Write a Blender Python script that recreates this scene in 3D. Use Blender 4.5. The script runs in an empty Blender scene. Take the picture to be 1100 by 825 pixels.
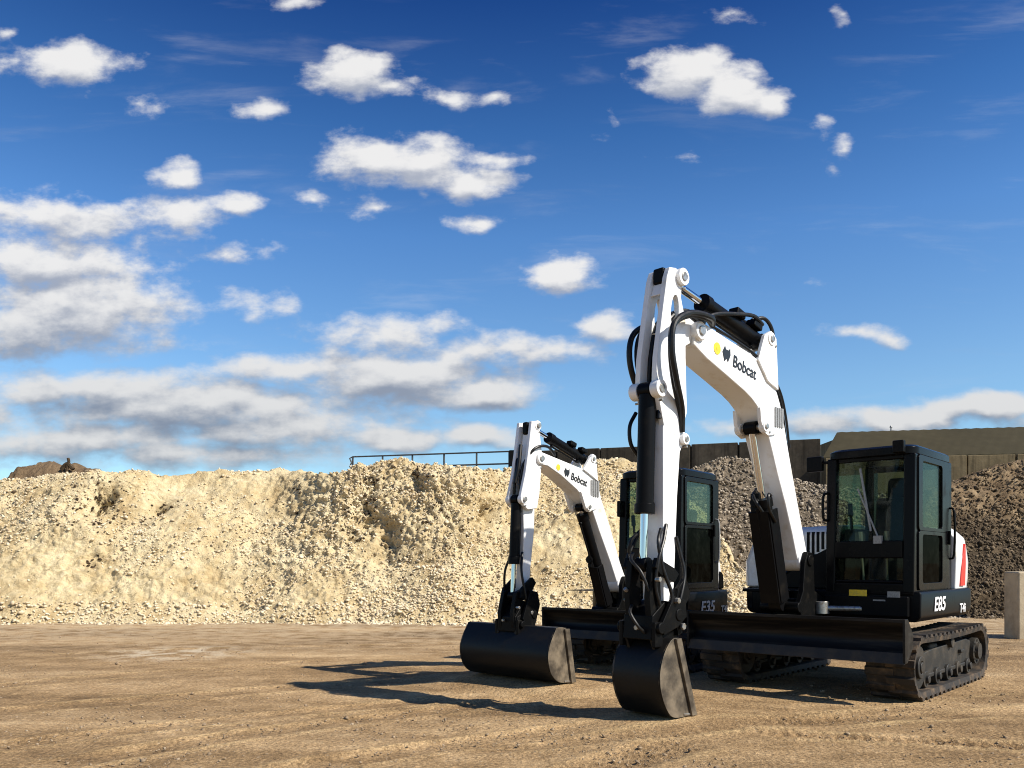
import bpy, bmesh, math, random
import numpy as np
from mathutils import Vector, Matrix, noise as mnoise

R = math.radians
random.seed(7)
rng = np.random.default_rng(11)
sc = bpy.context.scene
COL = sc.collection

# ------------------------------------------------------------------ camera
FPX, HOR, CAMH = 902.9, 604.2, 1.339          # focal length and horizon row in photo pixels
cam = bpy.data.cameras.new('camera')
co = bpy.data.objects.new('camera', cam)
COL.objects.link(co)
co.location = (0, 0, CAMH)
co.rotation_euler = (R(90), 0, 0)
cam.sensor_fit = 'HORIZONTAL'
cam.sensor_width = 36
cam.lens = 36 * FPX / 1100
cam.shift_y = (HOR - 412.5) / 1100
cam.clip_start = 0.05
cam.clip_end = 6000
sc.camera = co
sc.view_settings.view_transform = 'Standard'
sc.view_settings.look = 'None'
sc.view_settings.exposure = 0.55
sc.view_settings.gamma = 1.0
sc.view_settings.use_curve_mapping = False
sc.cycles.pixel_filter_type = 'BLACKMAN_HARRIS'
sc.cycles.filter_width = 1.05
sc.cycles.max_bounces = 8
sc.cycles.transparent_max_bounces = 12

# ------------------------------------------------------------------ light
SUN_AZ, SUN_EL = 28.0, 42.5      # azimuth: degrees from +x towards -y
sun_dir = Vector((math.cos(R(SUN_AZ)) * math.cos(R(SUN_EL)), -math.sin(R(SUN_AZ)) * math.cos(R(SUN_EL)), math.sin(R(SUN_EL))))
sl = bpy.data.lights.new('sun', 'SUN')
sl.energy = 4.9
sl.angle = R(0.5)
sl.color = (1.0, 0.94, 0.84)
so = bpy.data.objects.new('sun', sl)
COL.objects.link(so)
so.rotation_euler = (-sun_dir).to_track_quat('-Z', 'Y').to_euler()
so.location = (20, -12, 30)


# ------------------------------------------------------------------ node helpers
class NT:
    def __init__(s, tree):
        s.t = tree
        s.n = tree.nodes
        s.l = tree.links

    def add(s, typ, **kw):
        nd = s.n.new(typ)
        for k, v in kw.items():
            setattr(nd, k, v)
        return nd

    def put(s, sock, v):
        if isinstance(v, bpy.types.NodeSocket):
            s.l.new(v, sock)
        elif v is not None:
            if hasattr(sock, 'default_value'):
                try:
                    sock.default_value = v
                except Exception:
                    sock.default_value = (*v, 1.0)

    def math(s, op, a, b=None, c=None, clamp=False):
        nd = s.add('ShaderNodeMath', operation=op, use_clamp=clamp)
        for i, v in enumerate((a, b, c)):
            if v is not None:
                s.put(nd.inputs[i], v)
        return nd.outputs[0]

    def vec(s, op, a, b=None, c=None):
        nd = s.add('ShaderNodeVectorMath', operation=op)
        for i, v in enumerate((a, b, c)):
            if v is not None:
                s.put(nd.inputs[i], v)
        return nd.outputs[1] if op in ('LENGTH', 'DOT_PRODUCT', 'DISTANCE') else nd.outputs[0]

    def noise(s, vec, scale, detail=4, rough=0.55, out=0, dist=0.0):
        nd = s.add('ShaderNodeTexNoise')
        s.put(nd.inputs['Vector'], vec)
        nd.inputs['Scale'].default_value = scale
        nd.inputs['Detail'].default_value = detail
        nd.inputs['Roughness'].default_value = rough
        nd.inputs['Distortion'].default_value = dist
        return nd.outputs[out]

    def ramp(s, fac, stops, interp='LINEAR'):
        nd = s.add('ShaderNodeValToRGB')
        cr = nd.color_ramp
        cr.interpolation = interp
        while len(cr.elements) < len(stops):
            cr.elements.new(0.5)
        for e, (p, c) in zip(cr.elements, stops):
            e.position = p
            e.color = (*c, 1) if len(c) == 3 else c
        s.put(nd.inputs[0], fac)
        return nd.outputs[0]

    def mix(s, fac, a, b, blend='MIX'):
        nd = s.add('ShaderNodeMix', data_type='RGBA', blend_type=blend)
        s.put(nd.inputs[0], fac)
        s.put(nd.inputs[6], a)
        s.put(nd.inputs[7], b)
        return nd.outputs[2]

    def smooth(s, v, lo, hi):
        nd = s.add('ShaderNodeMapRange', interpolation_type='SMOOTHSTEP')
        s.put(nd.inputs[0], v)
        nd.inputs[1].default_value = lo
        nd.inputs[2].default_value = hi
        return nd.outputs[0]


def material(name):
    m = bpy.data.materials.new(name)
    m.use_nodes = True
    nt = NT(m.node_tree)
    nt.n.clear()
    out = nt.add('ShaderNodeOutputMaterial')
    b = nt.add('ShaderNodeBsdfPrincipled')
    nt.l.new(b.outputs[0], out.inputs[0])
    tc = nt.add('ShaderNodeTexCoord')
    return m, nt, b, tc.outputs['Object'], out


def g3(v):
    return (v, v, v)


def paint(name, c1, c2=None, scale=6.0, lo=0.4, hi=0.7, rough=0.4, rough2=None, metal=0.0, bump=0.0, bscale=60.0, coat=0.0, spec=0.5, stretch=None):
    """a surface whose colour wanders between c1 (clean) and c2 (dust, wear, stain)"""
    m, nt, b, obc, _ = material(name)
    n = nt.noise(nt.vec('MULTIPLY', obc, stretch) if stretch else obc, scale, 6, 0.62)
    f = nt.smooth(n, lo, hi)
    c2 = c2 or c1
    nt.put(b.inputs['Base Color'], nt.mix(f, (*c1, 1), (*c2, 1)))
    r2 = rough if rough2 is None else rough2
    nt.put(b.inputs['Roughness'], nt.math('MULTIPLY_ADD', f, r2 - rough, rough))
    b.inputs['Metallic'].default_value = metal
    b.inputs['Coat Weight'].default_value = coat
    b.inputs['Specular IOR Level'].default_value = spec
    if bump:
        bn = nt.add('ShaderNodeBump')
        bn.inputs['Strength'].default_value = bump
        bn.inputs['Distance'].default_value = 0.01
        nt.l.new(nt.noise(obc, bscale, 4), bn.inputs['Height'])
        nt.l.new(bn.outputs[0], b.inputs['Normal'])
    return m


def glass(name, tint, refl=0.0, fk=0.24):
    m, nt, b, obc, out = material(name)
    nt.n.remove(b)
    tr = nt.add('ShaderNodeBsdfTransparent')
    tr.inputs[0].default_value = (*tint, 1)
    gl = nt.add('ShaderNodeBsdfGlossy')
    gl.inputs['Roughness'].default_value = 0.02
    gl.inputs['Color'].default_value = (0.9, 0.95, 0.92, 1)
    fr = nt.add('ShaderNodeFresnel')
    fr.inputs[0].default_value = 1.5
    df = nt.add('ShaderNodeBsdfDiffuse')
    df.inputs[0].default_value = (0.30, 0.34, 0.28, 1)
    dust = nt.math('MULTIPLY', nt.smooth(nt.noise(obc, 5.0, 6, 0.7), 0.40, 0.85), 0.025)
    m0 = nt.add('ShaderNodeMixShader')
    nt.l.new(dust, m0.inputs[0])
    nt.l.new(tr.outputs[0], m0.inputs[1])
    nt.l.new(df.outputs[0], m0.inputs[2])
    mx = nt.add('ShaderNodeMixShader')
    nt.l.new(nt.math('MULTIPLY_ADD', fr.outputs[0], fk, refl), mx.inputs[0])
    nt.l.new(m0.outputs[0], mx.inputs[1])
    nt.l.new(gl.outputs[0], mx.inputs[2])
    nt.l.new(mx.outputs[0], out.inputs[0])
    return m


M = {}
M['white'] = paint('white_paint', (0.80, 0.80, 0.79), (0.56, 0.49, 0.37), 5.5, 0.50, 0.84, 0.30, 0.6, coat=0.25)
M['black'] = paint('black_paint', (0.0045, 0.0045, 0.005), (0.018, 0.015, 0.011), 5.0, 0.52, 0.9, 0.38, 0.6, bump=0.05, spec=.09)
M['blade'] = paint('blade_steel', (0.006, 0.006, 0.0065), (0.055, 0.048, 0.038), 9.0, 0.46, 0.80, 0.42, 0.65, bump=0.15, bscale=25, spec=.2, stretch=(1, .10, 1.6))
M['cabblack'] = paint('cab_enamel', (0.004, 0.004, 0.0045), (0.010, 0.009, 0.007), 4.0, 0.5, 0.85, 0.26, 0.5, spec=.09)
M['dark'] = paint('cast_iron', (0.0035, 0.0035, 0.0035), (0.016, 0.013, 0.009), 14.0, 0.5, 0.88, 0.45, 0.75, bump=0.2, spec=.10)
M['rubber'] = paint('track_rubber', (0.015, 0.012, 0.009), (0.15, 0.10, 0.056), 7.0, 0.43, 0.80, 0.75, 0.9, bump=0.3, bscale=40)
M['dustmetal'] = paint('dusty_steel', (0.010, 0.009, 0.007), (0.065, 0.05, 0.032), 5.0, 0.38, 0.82, 0.6, 0.85, bump=0.2)
M['hose'] = paint('hose_rubber', (0.005, 0.005, 0.0055), (0.014, 0.013, 0.011), 20.0, 0.4, 0.8, 0.38, 0.6, spec=.3)
M['chrome'] = paint('chrome_rod', (0.62, 0.64, 0.68), None, 4, rough=0.09, metal=1.0)
M['steel'] = paint('pin_steel', (0.42, 0.41, 0.38), (0.25, 0.2, 0.15), 30, rough=0.4, metal=0.8)
M['bucketside'] = paint('worn_bucket_steel', (0.045, 0.036, 0.026), (0.19, 0.15, 0.10), 5.0, 0.34, 0.7, 0.5, 0.75, metal=0.15, bump=0.15, bscale=30)
M['bucket'] = paint('bucket_paint', (0.006, 0.006, 0.006), (0.02, 0.015, 0.010), 5.0, 0.52, 0.85, 0.45, 0.75, bump=0.15, bscale=30, spec=.22)
M['red'] = paint('red_decal', (0.62, 0.03, 0.02), None, rough=0.35)
M['yellow'] = paint('yellow_decal', (0.80, 0.55, 0.02), (0.6, 0.42, 0.05), 40, rough=0.4)
M['letterwhite'] = paint('white_decal', (0.8, 0.8, 0.8), None, rough=0.4)
M['letterblack'] = paint('black_decal', (0.012, 0.012, 0.012), None, rough=0.4)
M['greydecal'] = paint('grey_decal', (0.28, 0.28, 0.27), (0.16, 0.16, 0.16), 90, rough=0.4)
M['seat'] = paint('seat_fabric', (0.012, 0.016, 0.028), (0.02, 0.024, 0.04), 30, rough=0.85, bump=0.2, bscale=200)
M['trim'] = paint('cab_trim', (0.03, 0.032, 0.034), (0.05, 0.05, 0.05), 12, rough=0.6)
M['glass'] = glass('cab_glass', (0.68, 0.745, 0.675), 0.0)
M['glassdark'] = glass('dark_door_glass', (0.05, 0.06, 0.055), 0.0, 0.07)
M['lamp'] = paint('lamp_glass', (0.55, 0.57, 0.58), None, rough=0.12, metal=0.5)
M['rail'] = paint('rail_steel', (0.05, 0.055, 0.06), (0.1, 0.08, 0.06), 9, rough=0.55, metal=0.3)


# ------------------------------------------------------------------ mesh helpers
class MB:
    def __init__(s, mat=None):
        s.bm = bmesh.new()
        s.mx = mat or Matrix.Identity(4)

    def _v(s, p):
        return s.bm.verts.new(s.mx @ Vector(p))

    def face(s, vs, smooth=False):
        try:
            f = s.bm.faces.new(vs)
            f.smooth = smooth
            return f
        except ValueError:
            return None

    def box(s, lo, hi, rot=None, pivot=None):
        x0, y0, z0 = lo
        x1, y1, z1 = hi
        P = [(x0, y0, z0), (x1, y0, z0), (x1, y1, z0), (x0, y1, z0), (x0, y0, z1), (x1, y0, z1), (x1, y1, z1), (x0, y1, z1)]
        if rot is not None:
            c = Vector(pivot if pivot else ((x0 + x1) / 2, (y0 + y1) / 2, (z0 + z1) / 2))
            P = [c + rot @ (Vector(p) - c) for p in P]
        v = [s._v(p) for p in P]
        for f in ((3, 2, 1, 0), (4, 5, 6, 7), (0, 1, 5, 4), (1, 2, 6, 5), (2, 3, 7, 6), (3, 0, 4, 7)):
            s.face([v[i] for i in f])
        return s

    def prism(s, prof, t0, t1, axis='y'):
        """polygon in (x, z) pushed through y (axis y), or in (x, y) pushed through z"""
        if axis == 'y':
            a = [s._v((x, t0, z)) for x, z in prof]
            b = [s._v((x, t1, z)) for x, z in prof]
        elif axis == 'x':
            a = [s._v((t0, x, z)) for x, z in prof]
            b = [s._v((t1, x, z)) for x, z in prof]
        else:
            a = [s._v((x, z, t0)) for x, z in prof]
            b = [s._v((x, z, t1)) for x, z in prof]
        n = len(prof)
        s.face(a)
        s.face(b[::-1])
        for i in range(n):
            j = (i + 1) % n
            s.face([a[j], a[i], b[i], b[j]])
        return s

    def loft(s, rings, closed=True, caps=True, smooth=True):
        vs = [[s._v(p) for p in r] for r in rings]
        n = len(vs[0])
        for a, b in zip(vs, vs[1:]):
            for i in range(n if closed else n - 1):
                j = (i + 1) % n
                s.face([a[i], a[j], b[j], b[i]], smooth)
        if caps and closed:
            s.face(vs[0][::-1])
            s.face(vs[-1])
        return s

    def cyl(s, p0, p1, r, r1=None, n=20):
        p0, p1 = Vector(p0), Vector(p1)
        d = (p1 - p0).normalized()
        u = d.orthogonal().normalized()
        w = d.cross(u)
        r1 = r if r1 is None else r1
        rings = [[p + (u * math.cos(2 * math.pi * k / n) + w * math.sin(2 * math.pi * k / n)) * rr for k in range(n)] for p, rr in ((p0, r), (p1, r1))]
        return s.loft(rings)

    def tube(s, pts, r, n=8, sub=6):
        P = [Vector(p) for p in pts]
        if sub > 1 and len(P) > 2:
            Q = []
            E_ = [P[0] * 2 - P[1]] + P + [P[-1] * 2 - P[-2]]
            for i in range(1, len(E_) - 2):
                a, b, c, d = E_[i - 1:i + 3]
                for k in range(sub):
                    t = k / sub
                    Q.append(0.5 * ((2 * b) + (c - a) * t + (2 * a - 5 * b + 4 * c - d) * t * t + (3 * b - a - 3 * c + d) * t ** 3))
            Q.append(P[-1])
            P = Q
        rings = []
        u = (P[1] - P[0]).orthogonal().normalized()
        for i, p in enumerate(P):
            d = (P[min(i + 1, len(P) - 1)] - P[max(i - 1, 0)]).normalized()
            u = (u - d * u.dot(d)).normalized()
            w = d.cross(u)
            rings.append([p + (u * math.cos(2 * math.pi * k / n) + w * math.sin(2 * math.pi * k / n)) * r for k in range(n)])
        return s.loft(rings)

    def pipe(s, cx, cz, r0, r1, y0, y1, n=28):
        """a ring round the y axis"""
        rings = []
        for (r, y) in ((r0, y0), (r1, y0), (r1, y1), (r0, y1), (r0, y0)):
            rings.append([(cx + r * math.cos(2 * math.pi * k / n), y, cz + r * math.sin(2 * math.pi * k / n)) for k in range(n)])
        return s.loft(rings, caps=False)

    def build(s, name, mat, parent=None, bevel=0.0, seg=2, angle=35, **props):
        bm = s.bm
        bmesh.ops.remove_doubles(bm, verts=bm.verts, dist=1e-5)
        bmesh.ops.recalc_face_normals(bm, faces=bm.faces)
        me = bpy.data.meshes.new(name)
        bm.to_mesh(me)
        bm.free()
        for p in me.polygons:
            p.use_smooth = True
        me.set_sharp_from_angle(angle=R(angle))
        ob = bpy.data.objects.new(name, me)
        COL.objects.link(ob)
        me.materials.append(mat)
        if bevel:
            md = ob.modifiers.new('bevel', 'BEVEL')
            md.width = bevel
            md.segments = seg
            md.limit_method = 'ANGLE'
            md.angle_limit = R(38)
            md.harden_normals = True
        if parent is not None:
            ob.parent = parent
        for k, v in props.items():
            ob[k] = v
        return ob


def empty(name, loc, rz, label, cat, group=None):
    o = bpy.data.objects.new(name, None)
    COL.objects.link(o)
    o.location = loc
    o.rotation_euler = (0, 0, rz)
    o.empty_display_size = 0.3
    tag(o, label, cat, group)
    return o


def tag(o, label, cat, group=None, kind=None):
    o['label'] = label
    o['category'] = cat
    if group:
        o['group'] = group
    if kind:
        o['kind'] = kind
    return o


def text_mesh(txt, size, origin, right, up, name, mat, parent, shear=0.0, xs=1.0, bold=0.0):
    """raised lettering: right and up are the writing directions in the parent's frame"""
    cu = bpy.data.curves.new('lettering', 'FONT')
    cu.body = txt
    cu.size = size
    cu.extrude = 0.0015
    cu.offset = bold
    cu.shear = shear
    cu.align_x = 'LEFT'
    cu.align_y = 'BOTTOM_BASELINE'
    tmp = bpy.data.objects.new('lettering_curve', cu)
    COL.objects.link(tmp)
    bpy.context.view_layer.update()
    dg = bpy.context.evaluated_depsgraph_get()
    me = bpy.data.meshes.new_from_object(tmp.evaluated_get(dg))
    bpy.data.objects.remove(tmp)
    r, u = Vector(right).normalized(), Vector(up).normalized()
    nrm = r.cross(u)
    mx = Matrix((r * xs, u, nrm)).transposed().to_4x4()
    mx.translation = Vector(origin)
    me.transform(mx)
    me.materials.clear()
    me.materials.append(mat)
    o = bpy.data.objects.new(name, me)
    COL.objects.link(o)
    o.parent = parent
    return o


def arc(cx, cz, r, a0, a1, n):
    return [(cx + r * math.cos(R(a0 + (a1 - a0) * k / n)), cz + r * math.sin(R(a0 + (a1 - a0) * k / n))) for k in range(n + 1)]


# ------------------------------------------------------------------ excavator
def make_track(root, S, side):
    hw, tw, h, xf, xr = S['hw'], S['tw'], S['th'], S['xf'], S['xr']
    y1 = side * hw
    y0 = side * (hw - tw)
    ya, yb = min(y0, y1), max(y0, y1)
    r = h / 2
    rin = r - 0.055
    path = []
    nl = 26
    # centre line of the belt as (x, z, nx, nz)
    def station(d):
        L = xf - xr
        P = 2 * L + 2 * math.pi * rin
        d = d % P
        if d < L:
            return xr + d, r - rin, 0, -1
        d -= L
        if d < math.pi * rin:
            a = -math.pi / 2 + d / rin
            return xf + rin * math.cos(a), r + rin * math.sin(a), math.cos(a), math.sin(a)
        d -= math.pi * rin
        if d < L:
            sag = 0.018 * math.sin(math.pi * d / L)
            return xf - d, r + rin - sag, 0, 1
        d -= L
        a = math.pi / 2 + d / rin
        return xr + rin * math.cos(a), r + rin * math.sin(a), math.cos(a), math.sin(a)
    L = xf - xr
    P = 2 * L + 2 * math.pi * rin
    N = 120
    mb = MB()
    rings = []
    for i in range(N):
        x, z, nx, nz = station(P * i / N)
        th0, th1 = -0.028, 0.028
        rings.append([(x + nx * th0, ya + 0.012, z + nz * th0), (x + nx * th1, ya, z + nz * th1), (x + nx * th1, yb, z + nz * th1), (x + nx * th0, yb - 0.012, z + nz * th0)])
    rings.append(rings[0])
    mb.loft(rings, caps=False, smooth=False)
    nlug = S['nlug']
    for i in range(nlug):
        d = P * i / nlug
        for hh, off in ((0, 0.0), (1, 0.5)):
            x, z, nx, nz = station(d + off * P / nlug)
            tx, tz = nz, -nx
            w = P / nlug * 0.30
            a, b = (ya - 0.004, ya + tw * 0.58) if hh == 0 else (ya + tw * 0.42, yb + 0.004)
            q = []
            for (e, t) in ((0.024, w), (0.024, -w), (0.053, -w * 0.72), (0.053, w * 0.72)):
                q.append((x + nx * e + tx * t, z + nz * e + tz * t))
            va = [mb._v((px, a, pz)) for px, pz in q]
            vb = [mb._v((px, b, pz)) for px, pz in q]
            mb.face(va)
            mb.face(vb[::-1])
            for k in range(4):
                mb.face([va[(k + 1) % 4], va[k], vb[k], vb[(k + 1) % 4]])
    tr = mb.build('track', M['rubber'], root, angle=30)
    # frame between the wheels
    ym = (ya + yb) / 2
    fy0, fy1 = ym - tw * 0.30, ym + tw * 0.30
    f = MB()
    f.prism([(xr + .12, r - .10), (xf - .20, r - .12), (xf - .10, r - .02), (xf - .16, r + .10), (xf - .5, r + .13), (xr + .30, r + .16), (xr + .10, r + .12)], fy0, fy1)
    f.box((xr + .25, fy0 - .015, r - .145), (xf - .25, fy1 + .015, r - .10))
    f.box((xr + .5, ya + .07, r + .02), (xr + .62, yb - .05, r + .06))
    f.build('side_frame', M['dustmetal'], tr, bevel=0.012)
    w = MB()
    w.cyl((xf, ya + .05, r), (xf, yb - .05, r), rin - .05, n=28)
    w.pipe(xf, r, .06, .11, ya + .02, yb - .02)
    w.cyl((xf, ya + .01, r), (xf, yb - .01, r), .055)
    w.build('idler', M['dustmetal'], tr, bevel=0.01)
    w = MB()
    nt = 18
    prof = []
    for k in range(nt):
        a = 2 * math.pi * k / nt
        for da, rr in ((0, rin - .07), (.09, rin - .07), (.13, rin - .025), (.22, rin - .025), (.26, rin - .07)):
            prof.append((xr + rr * math.cos(a + da), r + rr * math.sin(a + da)))
    w.prism(prof, ym - .03, ym + .03)
    w.cyl((xr, ya + .05, r), (xr, yb - .05, r), .15, n=24)
    w.cyl((xr, ya + .015, r), (xr, yb - .015, r), .09)
    for k in range(8):
        a = 2 * math.pi * k / 8
        w.cyl((xr + .12 * math.cos(a), ya + .04, r + .12 * math.sin(a)), (xr + .12 * math.cos(a), yb - .04, r + .12 * math.sin(a)), .014, n=6)
    w.build('sprocket', M['dustmetal'], tr)
    nr = S['nroll']
    for k in range(nr):
        x = xr + .30 + (xf - xr - .58) * k / (nr - 1)
        w = MB()
        w.cyl((x, ya + .06, r - rin + .12), (x, yb - .06, r - rin + .12), .085)
        w.cyl((x, ya + .03, r - rin + .12), (x, yb - .03, r - rin + .12), .04)
        w.build('roller', M['dustmetal'], tr, bevel=0.008)
    w = MB()
    w.cyl((xr + (xf - xr) * .45, ya + .05, r + rin - .10), (xr + (xf - xr) * .45, yb - .05, r + rin - .10), .06)
    w.build('carrier_roller', M['dustmetal'], tr, bevel=0.008)
    return tr


def make_blade(root, S):
    bx, z0, z1, hw = S['bx'], S['bb'], S['bt'], S['hw']
    H = z1 - z0
    n = 14
    front, back = [], []
    for k in range(n + 1):
        t = k / n
        z = z0 + H * t
        x = bx - 0.13 * math.sin(math.pi * min(1, t * 1.08)) ** 1.2 - 0.03 * (1 - t) * 0 + 0.015 * t
        front.append((x, z))
    back = [(x - 0.022, z) for x, z in front]
    mb = MB()
    mb.prism(front + back[::-1], -hw, hw)
    # box stiffener along the back
    mb.box((bx - .27, -hw * .9, z0 + .10), (bx - .15, hw * .9, z0 + .24))
    mb.cyl((bx - .005, -hw + .006, z1 - .012), (bx - .005, hw - .006, z1 - .012), .016, n=12)
    bl = mb.build('dozer_blade', M['blade'], root, angle=30)
    for s in (-1, 1):
        e = MB()
        y = s * hw
        pr = [(bx + .018, z0 - .02), (bx + .028, z1 + .004), (bx - .06, z1 + .004), (bx - .21, z0 + H * .62), (bx - .21, z0 + H * .30), (bx - .05, z0 - .02)]
        e.prism(pr, y - .012 * (1 if s > 0 else -1) * 0 - .011, y + .011)
        e.build('end_plate', M['blade'], bl, bevel=0.004)
    e = MB()
    e.prism([(bx + .012, z0 - .03), (bx + .022, z0 - .028), (bx - .012, z0 + .075), (bx - .034, z0 + .07)], -hw - .004, hw + .004)
    e.build('cutting_edge', M['dustmetal'], bl, bevel=0.003)
    for s in (-1, 1):
        e = MB()
        ya = s * hw * .46
        e.prism([(.35, .30), (.35, .44), (bx - .55, .50), (bx - .16, z0 + .30), (bx - .16, z0 + .10), (bx - .5, .36)], ya - .06, ya + .06)
        e.build('blade_arm', M['black'], bl, bevel=0.012)
    e = MB()
    e.cyl((.35, 0, .5), (.85, 0, z0 + .2), .06)
    e.cyl((.85, 0, z0 + .2), (bx - .16, 0, z0 + .2), .03)
    e.build('blade_cylinder', M['black'], bl)
    return bl


def rounded_rect(y0, y1, z0, z1, r, n=6):
    P = []
    for cx, cz, a in ((y1 - r, z1 - r, 0), (y0 + r, z1 - r, 90), (y0 + r, z0 + r, 180), (y1 - r, z0 + r, 270)):
        P += arc(cx, cz, r, a, a + 90, n)
    return P


def framed_panel(mb, outer, inner, to3, thick):
    """a plate with a hole: outer and inner loops of equal length in 2D, to3 maps (a, b, depth) to 3D"""
    n = len(outer)
    o0 = [mb._v(to3(a, b, 0)) for a, b in outer]
    o1 = [mb._v(to3(a, b, thick)) for a, b in outer]
    i0 = [mb._v(to3(a, b, 0)) for a, b in inner]
    i1 = [mb._v(to3(a, b, thick)) for a, b in inner]
    for k in range(n):
        j = (k + 1) % n
        mb.face([o0[k], o0[j], i0[j], i0[k]])
        mb.face([o1[j], o1[k], i1[k], i1[j]])
        mb.face([o0[j], o0[k], o1[k], o1[j]])
        mb.face([i0[k], i0[j], i1[j], i1[k]])


def slab(mb, loop, to3, thick):
    a = [mb._v(to3(p, q, 0)) for p, q in loop]
    b = [mb._v(to3(p, q, thick)) for p, q in loop]
    mb.face(a)
    mb.face(b[::-1])
    n = len(loop)
    for k in range(n):
        j = (k + 1) % n
        mb.face([a[j], a[k], b[k], b[j]])


def make_cab(root, S):
    cx, yL, w, d, zb, zt = S['cx'], S['cyL'], S['cw'], S['cd'], S['czb'], S['czt']
    yR = yL - w
    xr = cx - d
    lean = 0.05                       # the windscreen leans back a little
    sill = S['csill']
    zr = zt - .09                     # underside of the roof
    cab = MB()
    # corner posts
    def post(x, y, sx, sy, lx=0.0):
        cab.loft([[(x - sx, y - sy, zb), (x + sx, y - sy, zb), (x + sx, y + sy, zb), (x - sx, y + sy, zb)],
                  [(x - sx - lx, y - sy, zr), (x + sx - lx, y - sy, zr), (x + sx - lx, y + sy, zr), (x - sx - lx, y + sy, zr)]], smooth=False)
    post(cx - .05, yL - .055, .05, .055, lean)
    post(cx - .05, yR + .05, .05, .05, lean)
    post(xr + .075, yL - .05, .075, .05)
    post(xr + .075, yR + .05, .075, .05)
    # floor tub and lower body
    cab.box((xr, yR, zb - .02), (cx - .005, yL - .005, zb + .10))
    cab.box((cx - .055, yR + .10, zb + .10), (cx - .008, yL - .11, S['clow0']))
    cab.box((cx - .062, yR + .10, S['clow1']), (cx - .004, yL - .11, sill))
    cab.box((xr + .02, yR + .10, zb + .10), (xr + .10, yL - .10, zb + .62))
    cab.box((xr + .02, yR + .10, zr - .06), (xr + .08, yL - .10, zr + .01))
    cab.box((cx - lean - .09, yR + .10, zr - .05), (cx - lean - .03, yL - .11, zr + .01))
    # right flank below its window
    cab.box((xr + .15, yR + .012, zb + .10), (cx - .10, yR + .05, sill - .05))
    ob = cab.build('cab', M['cabblack'], root, bevel=0.022, seg=3)
    # roof: rounded slab
    rf = MB()
    loop = rounded_rect(yR - .004, yL + .006, xr - .01, cx - lean + .03, .14, 6)
    loop2 = rounded_rect(yR + .03, yL - .03, xr + .02, cx - lean - .01, .14, 6)
    rings = [[(q, p, z) for p, q in lp] for z, lp in ((zr - .012, loop2), (zr - .005, loop), (zt - .025, loop), (zt, loop2))]
    rf.loft(rings)
    rf.build('roof', M['cabblack'], ob, bevel=0.012, seg=2, angle=50)
    # windscreen (upper) and lower front window
    g = MB()
    z0, z1 = sill, zr - .05
    x0 = cx - .035
    g.loft([[(x0, yR + .09, z0), (x0, yL - .10, z0), (x0 - .008, yL - .10, z0), (x0 - .008, yR + .09, z0)],
            [(x0 - lean, yR + .09, z1), (x0 - lean, yL - .10, z1), (x0 - lean - .008, yL - .10, z1), (x0 - lean - .008, yR + .09, z1)]], smooth=False)
    g.build('windscreen', M['glass'], ob)
    g = MB()
    g.box((cx - .034, yR + .095, S['clow0']), (cx - .028, yL - .105, S['clow1']))
    g.build('lower_window', M['glass'], ob)
    # door with its two panes
    dx0, dx1 = xr + .155, cx - .115
    do = MB()
    zmid = S['doormid']
    to3 = lambda a, b, t: (a, yL - .03 + t, b)
    fr = .055
    up0, up1 = rounded_rect(dx0, dx1, zmid, zr - .01, .05), rounded_rect(dx0 + S['dfr'], dx1 - S['dff'], zmid + .035, zr - .07, .045)
    framed_panel(do, up0, up1, to3, .045)
    lo0, lo1 = rounded_rect(dx0, dx1, zb + .03, zmid - .002, .05), rounded_rect(dx0 + S['dfr'], dx1 - S['dff'], zb + .10, zmid - .04, .045)
    framed_panel(do, lo0, lo1, to3, .045)
    dob = do.build('door', M['cabblack'], ob, bevel=0.006)
    for lp, mt in ((up1, M['glass']), (lo1, M['glassdark'])):
        g = MB()
        slab(g, lp, lambda a, b, t: (a, yL - .010 + t, b), .006)
        g.build('door_window', mt, ob)
    h = MB()
    h.box((dx0 + .02, yL + .016, zmid - .13), (dx0 + .06, yL + .045, zmid + .02))
    h.build('door_handle', M['dark'], ob, bevel=0.008)
    h = MB()
    gx = dx0 - .05 if S['doorfull'] else dx0 - .06
    h.tube([(gx, yL, zb + .35), (gx, yL + .05, zb + .40), (gx, yL + .05, zb + .85), (gx, yL, zb + .90)], .012, sub=3)
    h.build('grab_rail', M['greydecal'] if S['doorfull'] else M['dark'], ob)
    # right and rear panes
    g = MB()
    g.box((xr + .16, yR + .024, sill - .05), (cx - .12, yR + .030, zr - .005))
    g.build('side_window', M['glass'], ob)
    g = MB()
    g.box((xr + .045, yR + .10, zb + .62), (xr + .051, yL - .10, zr - .06))
    g.build('rear_window', M['glass'], ob)
    # wiper, lights, mirrors
    wp = MB()
    ym = (yL + yR) / 2
    wx = cx - .02
    wp.cyl((wx, ym + .10, sill + .02), (wx - .03, ym - .12, sill + (zr - sill) * .62), .009, n=8)
    wp.cyl((wx - .006, ym + .02, sill + .10), (wx - .042, ym - .10, zr - .12), .012, n=6)
    wp.box((cx - .025, ym + .06, sill - .03), (cx + .02, ym + .14, sill + .05))
    wp.build('wiper', M['greydecal'], ob)
    lt = MB()
    lx, ly = cx - lean + .03, yL - .13
    lt.box((lx, ly - .06, zr + .00), (lx + .07, ly + .05, zt + .035))
    lt.box((lx - .05, ly - .02, zr + .05), (lx + .01, ly + .02, zt))
    lo = lt.build('work_light', M['dark'], ob, bevel=0.012)
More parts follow.
